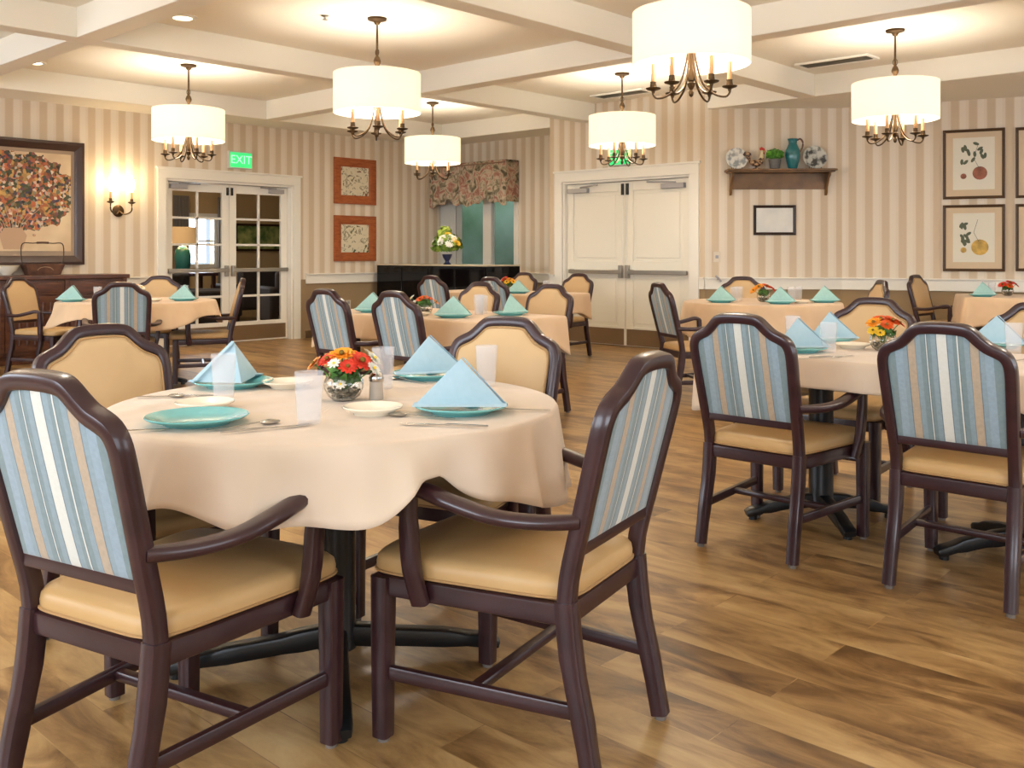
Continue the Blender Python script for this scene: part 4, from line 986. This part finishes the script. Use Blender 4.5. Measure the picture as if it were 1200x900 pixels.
# cutlery near
def cut(pr,px,row,a,lab): clone(pr,on(px,row),RZ+a,lab,GC)
cut(spoon,285,501,-.85,'spoon right of the empty teal plate'); cut(knife,313,504,-1.0,'knife between spoon and front tumbler')
cut(fork,152,507,1.9,'fork at the left rim of the near table')
cut(fork,603,482,1.55,'fork right of the large front napkin'); cut(spoon,495,490,1.2,'spoon left of the large front napkin'); cut(knife,520,500,1.35,'knife in front of the large napkin pyramid')
cut(knife,205,466,1.6,'knife at the left rear rim of the near table'); cut(spoon,232,467,1.3,'spoon before the left blue napkin'); cut(fork,310,452,-1.1,'fork right of the left blue napkin'); cut(spoon,478,447,.8,'spoon left of the rear right napkin')

# flowers
def gerbera_mb(r,c,n_,tilt,rnd,mb):
    """petals pointing from centre c with facing direction tilt(Vector)"""
    z=tilt.normalized(); x=z.cross(Vector((.31,.73,.2))).normalized(); y=z.cross(x)
    for ring,(rr,up) in enumerate(((1,.05),(.78,.22),(.5,.4))):
        for k in range(n_):
            a=2*PI*(k+.5*ring)/n_+rnd.uniform(-.08,.08); d=(x*math.cos(a)+y*math.sin(a)); s=(-x*math.sin(a)+y*math.cos(a)); R_=r*rr*rnd.uniform(.92,1.05); w_=r*.17
            p=[c+d*r*.10, c+d*R_*.45+s*w_+z*R_*up*.6, c+d*R_*.85+s*w_*.9+z*R_*up, c+d*R_+z*R_*up*.8, c+d*R_*.85-s*w_*.9+z*R_*up, c+d*R_*.45-s*w_+z*R_*up*.6, c+d*R_*.5+z*R_*up*.35]
            mb.add(p,[(0,1,6),(1,2,6),(2,3,6),(3,4,6),(4,5,6),(5,0,6)])
def petal(name,c): 
    m=mat(name,c,.55); b=bsdf(m); b.inputs['Subsurface Weight'].default_value=.0; return m
M['orange']=petal('orange_petal',(250,160,30)); M['red']=petal('coral_petal',(236,74,52)); M['whitep']=petal('white_petal',(250,246,232)); M['yellow']=petal('yellow_petal',(246,206,60)); M['rust']=petal('rust_petal',(226,92,28)); M['peach']=petal('peach_petal',(240,160,90))
M['eye']=mat('flower_eye',(120,96,30),.8); M['green']=noise_col(mat('stem_green',(60,110,44),.6),(40,84,30),(96,144,60),20)
M['pebble']=noise_col(mat('pebbles',(120,112,96),.6),(70,66,56),(176,166,146),60)
def arrangement(name,label,loc,spec,seed,bowl=True,sc=1,group=None,wide=1):
    rnd=random.Random(seed); t=thing(name,label,'flowers',loc,RZ,group)
    if bowl:
        obj('glass_bowl',MB().lathe([(0,.0),(.028,.0),(.046,.014),(.056,.036),(.055,.056),(.044,.076),(.040,.080),(.0375,.079),(.043,.072),(.052,.055),(.053,.037),(.043,.017),(.026,.004),(0,.004)],32),M['glass'],t)
        pb=MB()
        for k in range(150):
            a=rnd.uniform(0,6.28); zz=rnd.uniform(.008,.036); rr=math.sqrt(rnd.random())*(.024+.7*(zz)); rr=min(rr,.044); pb.sphere((rr*math.cos(a),rr*math.sin(a),zz),rnd.uniform(.004,.0065),6,4,(1,1,.7))
        o=obj('pebbles',pb,M['pebble'],t); o['kind']='stuff'
    st=MB()
    for (x,y,z,r,mk) in spec: st.tube(smooth([(x*.1,y*.1,.03),(x*.4,y*.4,z*.6),(x,y,z)],3),.002,n=5)
    obj('stems',st,M['green'],t)
    obj('leaves',leafball((0,0,.072 if bowl else .1),.046*wide,90 if bowl else 150,seed,.018 if bowl else .03),M['green'],t)
    for (x,y,z,r,mk) in spec:
        mb=MB(); d=Vector((x*9,y*9-.25,.75)); gerbera_mb(r,Vector((x,y,z)),13 if r>.02 else 9,d,rnd,mb); mb.recalc=False
        fl=obj('flower',mb,M[mk],t); 
        e=MB(); dn=d.normalized(); cc=Vector((x,y,z))+dn*r*.12; e.sphere(cc,r*.2,8,6); obj('flower_centre',e,M['eye'] if mk!='whitep' else M['yellow'],fl)
    return t
near_spec=[(-.005,-.005,.132,.040,'orange'),(.020,.005,.130,.032,'orange'),(-.045,-.01,.118,.034,'red'),(.052,-.008,.112,.044,'red'),(.018,-.038,.100,.030,'red'),(-.02,-.045,.110,.020,'whitep'),(.085,.01,.118,.026,'whitep'),(.088,-.012,.092,.024,'whitep'),(.07,.04,.126,.026,'whitep'),(-.085,.0,.104,.030,'peach'),(.0,-.052,.052,.018,'whitep'),(.02,.045,.12,.032,'orange'),(-.035,.04,.12,.03,'red')]
arrangement('flower_bowl','glass bowl of orange, coral and white flowers on the near table',on(403,469),near_spec,1)
r_spec=[(-.01,0,.135,.040,'rust'),(.035,-.01,.130,.040,'rust'),(-.045,-.01,.122,.036,'orange'),(.07,.0,.118,.036,'rust'),(.0,-.04,.115,.032,'rust'),(-.055,-.03,.09,.026,'yellow'),(-.03,-.045,.08,.022,'yellow'),(.03,.04,.12,.036,'orange')]
arrangement('flower_bowl','glass bowl of vivid orange flowers on the right-hand table',on(1035,411),r_spec,2)
m_spec=[(0,0,.115,.036,'rust'),(.03,.01,.110,.034,'rust'),(-.03,-.02,.105,.032,'rust'),(-.09,0,.11,.032,'whitep'),(-.11,.0,.085,.028,'whitep'),(-.07,-.03,.08,.026,'whitep'),(.08,0,.085,.026,'peach')]
arrangement('flower_bowl','small bowl of orange and white flowers on the middle table',(MX+.02,MY-.12,TOP),m_spec,3)
l=atz(596,10.4); arrangement('flower_bowl','bowl of red and yellow flowers on the rear table',(l[0],l[1],TOP),[(-.05,0,.14,.05,'red'),(.02,0,.13,.055,'orange'),(.05,-.02,.11,.045,'yellow'),(-.02,-.03,.11,.04,'yellow'),(-.09,0,.11,.04,'peach')],4)
l=W(2.17,8.25); arrangement('flower_bowl','bowl of orange and red flowers on the far round table',(l[0],l[1],TOP),[(-.04,0,.13,.05,'orange'),(.03,0,.135,.05,'rust'),(.08,-.01,.11,.04,'red'),(-.09,-.02,.10,.04,'orange')],5)
l=W(4.9,9.45); arrangement('flower_bowl','low bowl of dark red flowers under the botanical prints',(l[0],l[1],TOP),[(-.05,0,.11,.05,'red'),(.02,-.01,.13,.05,'red'),(.08,0,.11,.045,'red'),(0,-.04,.1,.04,'rust')],6)
# right-hand table settings
setting(935,412,RZ+.1,'pale blue napkin behind the left striped chair of the right-hand table')
setting(972,401,RZ+.1,'blue napkin behind the tumbler on the right-hand table')
setting(1168,407,RZ-.5,'blue napkin near the right photo edge on the right-hand table')
clone(bread,on(999,408),0,'cream bread plate beside the tumbler on the right-hand table',GB)
clone(tumb,on(971,413),0,'tumbler in front of the blue napkin on the right-hand table',GT)
clone(tumb,on(929,402),0,'tumbler behind the pale napkin on the right-hand table',GT)
clone(tumb,on(1188,414),0,'tumbler at the right photo edge on the right-hand table',GT)
cut(knife,975,419,-1.2,'knife before the tumbler on the right-hand table'); cut(fork,962,421,-1.3,'fork before the tumbler on the right-hand table')
cut(spoon,1192,424,-1.2,'spoon at the right photo edge on the right-hand table')
# middle table
def rm(x,y): return (x,y,TOP)
def settingr(x,y,rz,lab):
    clone(plate,(x,y,TOP),0,'teal plate under the '+lab,GP); clone(napg,(x,y,TOP+.0225),rz,lab,'folded aqua napkins')
settingr(-4.52,4.30,RZ,'aqua napkin on the middle table behind the second blue-backed chair')
settingr(-4.42,4.74,RZ+.8,'aqua napkin on the middle table before its right-hand beige chair')
settingr(-5.35,4.30,RZ,'aqua napkin on the middle table between the two blue-backed chairs')
for k,(x,y,lab) in enumerate(((-4.66,4.72,'clear tumbler left of a pair on the middle table'),(-4.60,4.62,'clear tumbler right of a pair on the middle table'),(-4.78,4.80,'clear tumbler rearmost on the middle table'))): clone(tumb,rm(x,y),0,lab,GT)
clone(bread,rm(-4.82,4.28),0,'cream bread plate before the middle table flowers',GB)
clone(bread,rm(-5.28,4.58),0,'cream bread plate left of the middle table flowers',GB)
# rear table
l=atz(607,10.0); settingr(l[0],l[1],RZ,'aqua napkin on the rear table before the gold chair')
l=atz(640,10.2); clone(tumb,rm(*l),0,'clear tumbler on the rear table right of the flowers',GT)
# far round
for X,z,lab in((1.78,8.15,'aqua napkin at the left of the far round table'),(2.66,8.15,'aqua napkin at the right of the far round table'),(2.22,7.92,'aqua napkin in front of the far round table flowers')):
    l=W(X,z); settingr(l[0],l[1],RZ,lab)
for X,z,lab in((1.93,8.3,'clear tumbler beside the left napkin of the far round table'),(2.0,8.42,'clear tumbler before the gold chair of the far round table'),(2.40,8.2,'clear tumbler right of the far round table flowers'),(2.50,8.35,'clear tumbler left of the right napkin on the far round table')):
    l=W(X,z); clone(tumb,rm(*l),0,lab,GT)
l=W(2.42,8.0); clone(bread,rm(*l),0,'cream bread plate on the far round table',GB)
# left rear round
for X,z,lab in((-3.82,8.3,'aqua napkin at the left of the left rear table'),(-2.90,8.45,'aqua napkin at the right of the left rear table')):
    l=W(X,z); settingr(l[0],l[1],RZ,lab)
for X,z,lab in((-3.62,8.35,'clear tumbler beside the left napkin of the left rear table'),(-2.98,8.7,'clear tumbler behind the right napkin of the left rear table')):
    l=W(X,z); clone(tumb,rm(*l),0,lab,GT)
l=W(-3.12,8.3); clone(bread,rm(*l),0,'cream bread plate on the left rear table',GB)
l=W(-3.55,9.0); arrangement('flower_bowl','small pale flower bowl on the left rear table',(l[0],l[1],TOP),[(0,0,.11,.045,'peach'),(.06,0,.1,.04,'whitep'),(-.06,0,.1,.04,'whitep')],9)
# far right table
for X,z,lab in((4.55,9.25,'aqua napkin left of the dark red flowers under the botanical prints'),(5.2,9.2,'aqua napkin right of the dark red flowers at the photo edge')):
    l=W(X,z); settingr(l[0],l[1],RZ,lab)
l=W(4.72,9.4); clone(tumb,rm(*l),0,'clear tumbler left of the dark red flowers',GT)

# ------------------------------------------------------------------ sideboard on the left wall
sbm=noise_col(mat('sideboard_wood',(84,48,30),.35,coat=.3),(70,38,24),(102,60,38),4,(1,1,5))
t=thing('sideboard','long dark brown carved sideboard below the large painting','sideboard',(XL+.002,2.3,0),PI/2)
ln=2.6; dp=.52
obj('body',boxset(MB(),[(0,ln,-dp+.03,-.045,.10,.88),(.03,ln-.03,-dp+.07,-.045,0,.10)]),sbm,t,bevel=.004)
obj('worktop',boxset(MB(),[(-.02,ln+.03,-dp-.01,-.045,.88,.925)]),sbm,t,bevel=.008)
nd=4; w=ln/nd
for k in range(nd):
    x0,x1=k*w+.03,(k+1)*w-.03
    d_=obj('drawer',boxset(MB(),[(x0,x1,-dp+.012,-dp+.03,.72,.86),(x0+.03,x1-.03,-dp+.004,-dp+.012,.745,.835)]),sbm,t,bevel=.003)
    obj('knob',MB().sphere(((x0+x1)/2,-dp-.008,.79),.014,10,8),M['bronze'],d_)
    mb=boxset(MB(),[(x0,x1,-dp+.012,-dp+.03,.14,.70)])
    for j in range(7): xx=x0+.06+j*(x1-x0-.12)/6; mb.tube([(xx,-dp+.012,.20),(xx,-dp+.012,.64)],.014,n=8)
    d_=obj('door',mb,sbm,t,bevel=.002); obj('knob',MB().sphere((x1-.03,-dp+.0,.45),.012,10,8),M['bronze'],d_)
for k in range(nd+1):
    x=min(max(k*w,.02),ln-.02); obj('pilaster',boxset(MB(),[(x-.022,x+.022,-dp+.005,-dp+.03,.10,.88)]),sbm,t,bevel=.004)
# wooden basket with wire handle on the sideboard
z=10.2
bx,by=atz(50,10.35); ts=.925+.0005
t=thing('basket','dark wooden basket box with thin wire handle on the sideboard','basket',(bx,by,ts),PI/2-.1)
bwm=noise_col(mat('basket_wood',(86,54,38),.5),(70,42,30),(104,68,48),12)
vs=[(-.16,-.09,0),(.16,-.09,0),(.16,.09,0),(-.16,.09,0),(-.20,-.11,.115),(.20,-.11,.115),(.20,.11,.115),(-.20,.11,.115),(-.185,-.095,.115),(.185,-.095,.115),(.185,.095,.115),(-.185,.095,.115),(-.15,-.08,.012),(.15,-.08,.012),(.15,.08,.012),(-.15,.08,.012)]
fs=[(0,3,2,1),(0,1,5,4),(1,2,6,5),(2,3,7,6),(3,0,4,7)]+[(4+i,4+(i+1)%4,8+(i+1)%4,8+i) for i in range(4)]+[(8+i,8+(i+1)%4,12+(i+1)%4,12+i) for i in range(4)]+[(12,13,14,15)]
mb=MB(); mb.add(vs,fs); obj('body',mb,bwm,t,bevel=.003)
obj('wire_handle',MB().tube(smooth([(-.20,0,.10),(-.215,0,.22),(-.20,0,.335),(-.1,0,.34),(0,0,.345),(.1,0,.34),(.20,0,.335),(.215,0,.22),(.20,0,.10)],4),.006,n=6,up=(0,1,0)),mat('dark_wire',(70,56,46),.4,metal=.6),t)
obj('handle_grip',MB().tube([(-.06,0,.345),(0,0,.347),(.06,0,.345)],.012,up=(0,1,0)),bwm,t)
obj('carved_motif',MB().sweep(smooth([(-.08,-.103,.05),(-.05,-.105,.075),(0,-.106,.085),(.05,-.105,.075),(.08,-.103,.05)],4),(.008,.004),up=(0,-1,0),n=6),mat('worn_gilt',(150,124,96),.5),t)
bx,by=atz(8,10.15); t=thing('bowl','white bowl at the left photo edge on the sideboard','bowl',(bx,by,ts))
obj('bowl_body',MB().lathe([(0,0),(.05,0),(.055,.012),(.10,.05),(.12,.10),(.115,.10),(.092,.052),(.05,.02),(0,.018)],28),M['cream'],t); obj('rim_band',MB().openlathe([(.1195,.092),(.1225,.097),(.121,.1015)],28),M['edge'],t)

# ------------------------------------------------------------------ black cabinet by the window with a bouquet
kx0,kx1,ky0,ky1=-10.82,-8.58,8.76,9.40
t=thing('black_cabinet','low glossy black cabinet with a pale top edge below the window','cabinet',(kx0,ky0,0)); Lk=kx1-kx0; Dk=ky1-ky0
obj('body',boxset(MB(),[(.01,Lk-.01,.01,Dk,.06,.985),(.05,Lk-.05,.05,Dk-.03,0,.06)]),M['blackgloss'],t,bevel=.006)
obj('cabinet_top',boxset(MB(),[(0,Lk,0,Dk,.985,1.005)]),M['edge'],t,bevel=.004)
for k in range(4): obj('door',boxset(MB(),[(.03+k*(Lk-.06)/4+.006,.03+(k+1)*(Lk-.06)/4-.006,-.004,.009,.10,.95)]),M['blackgloss'],t,bevel=.004)
l=atz(524,12.95); lx,ly=l
t=thing('flower_vase','tall bouquet of cream and lime flowers in a dark blue vase on the black cabinet','flowers',(lx,ly,1.005))
obj('vase',MB().lathe([(0,0),(.05,0),(.055,.01),(.03,.03),(.028,.05),(.06,.10),(.07,.14),(.066,.14),(.055,.10),(0,.06)],20),mat('dark_blue_glaze',(40,48,84),.15,coat=.5),t)
obj('foliage',leafball((0,0,.24),.20,420,21,.045,.9),noise_col(mat('lime_leaf',(110,150,50),.6),(60,104,34),(168,190,70),9),t)
obj('tall_foliage',leafball((-.05,0,.42),.09,120,22,.04,1.2),mat('lime_tip',(176,196,84),.6),t)
rnd=random.Random(12)
for k in range(16):
    a=rnd.uniform(0,6.28); u=rnd.uniform(.0,.95); q=math.sqrt(1-u*u)*.2; c=Vector((q*math.cos(a),q*math.sin(a),.25+.17*u)); mb=MB(); gerbera_mb(.055,c,9,Vector((math.cos(a),math.sin(a),u+.4)),rnd,mb); mb.recalc=False
    fl=obj('flower',mb,M['whitep'] if k%3 else M['yellow'],t)
for o in bpy.data.objects:
    if '_used' in o: del o['_used']
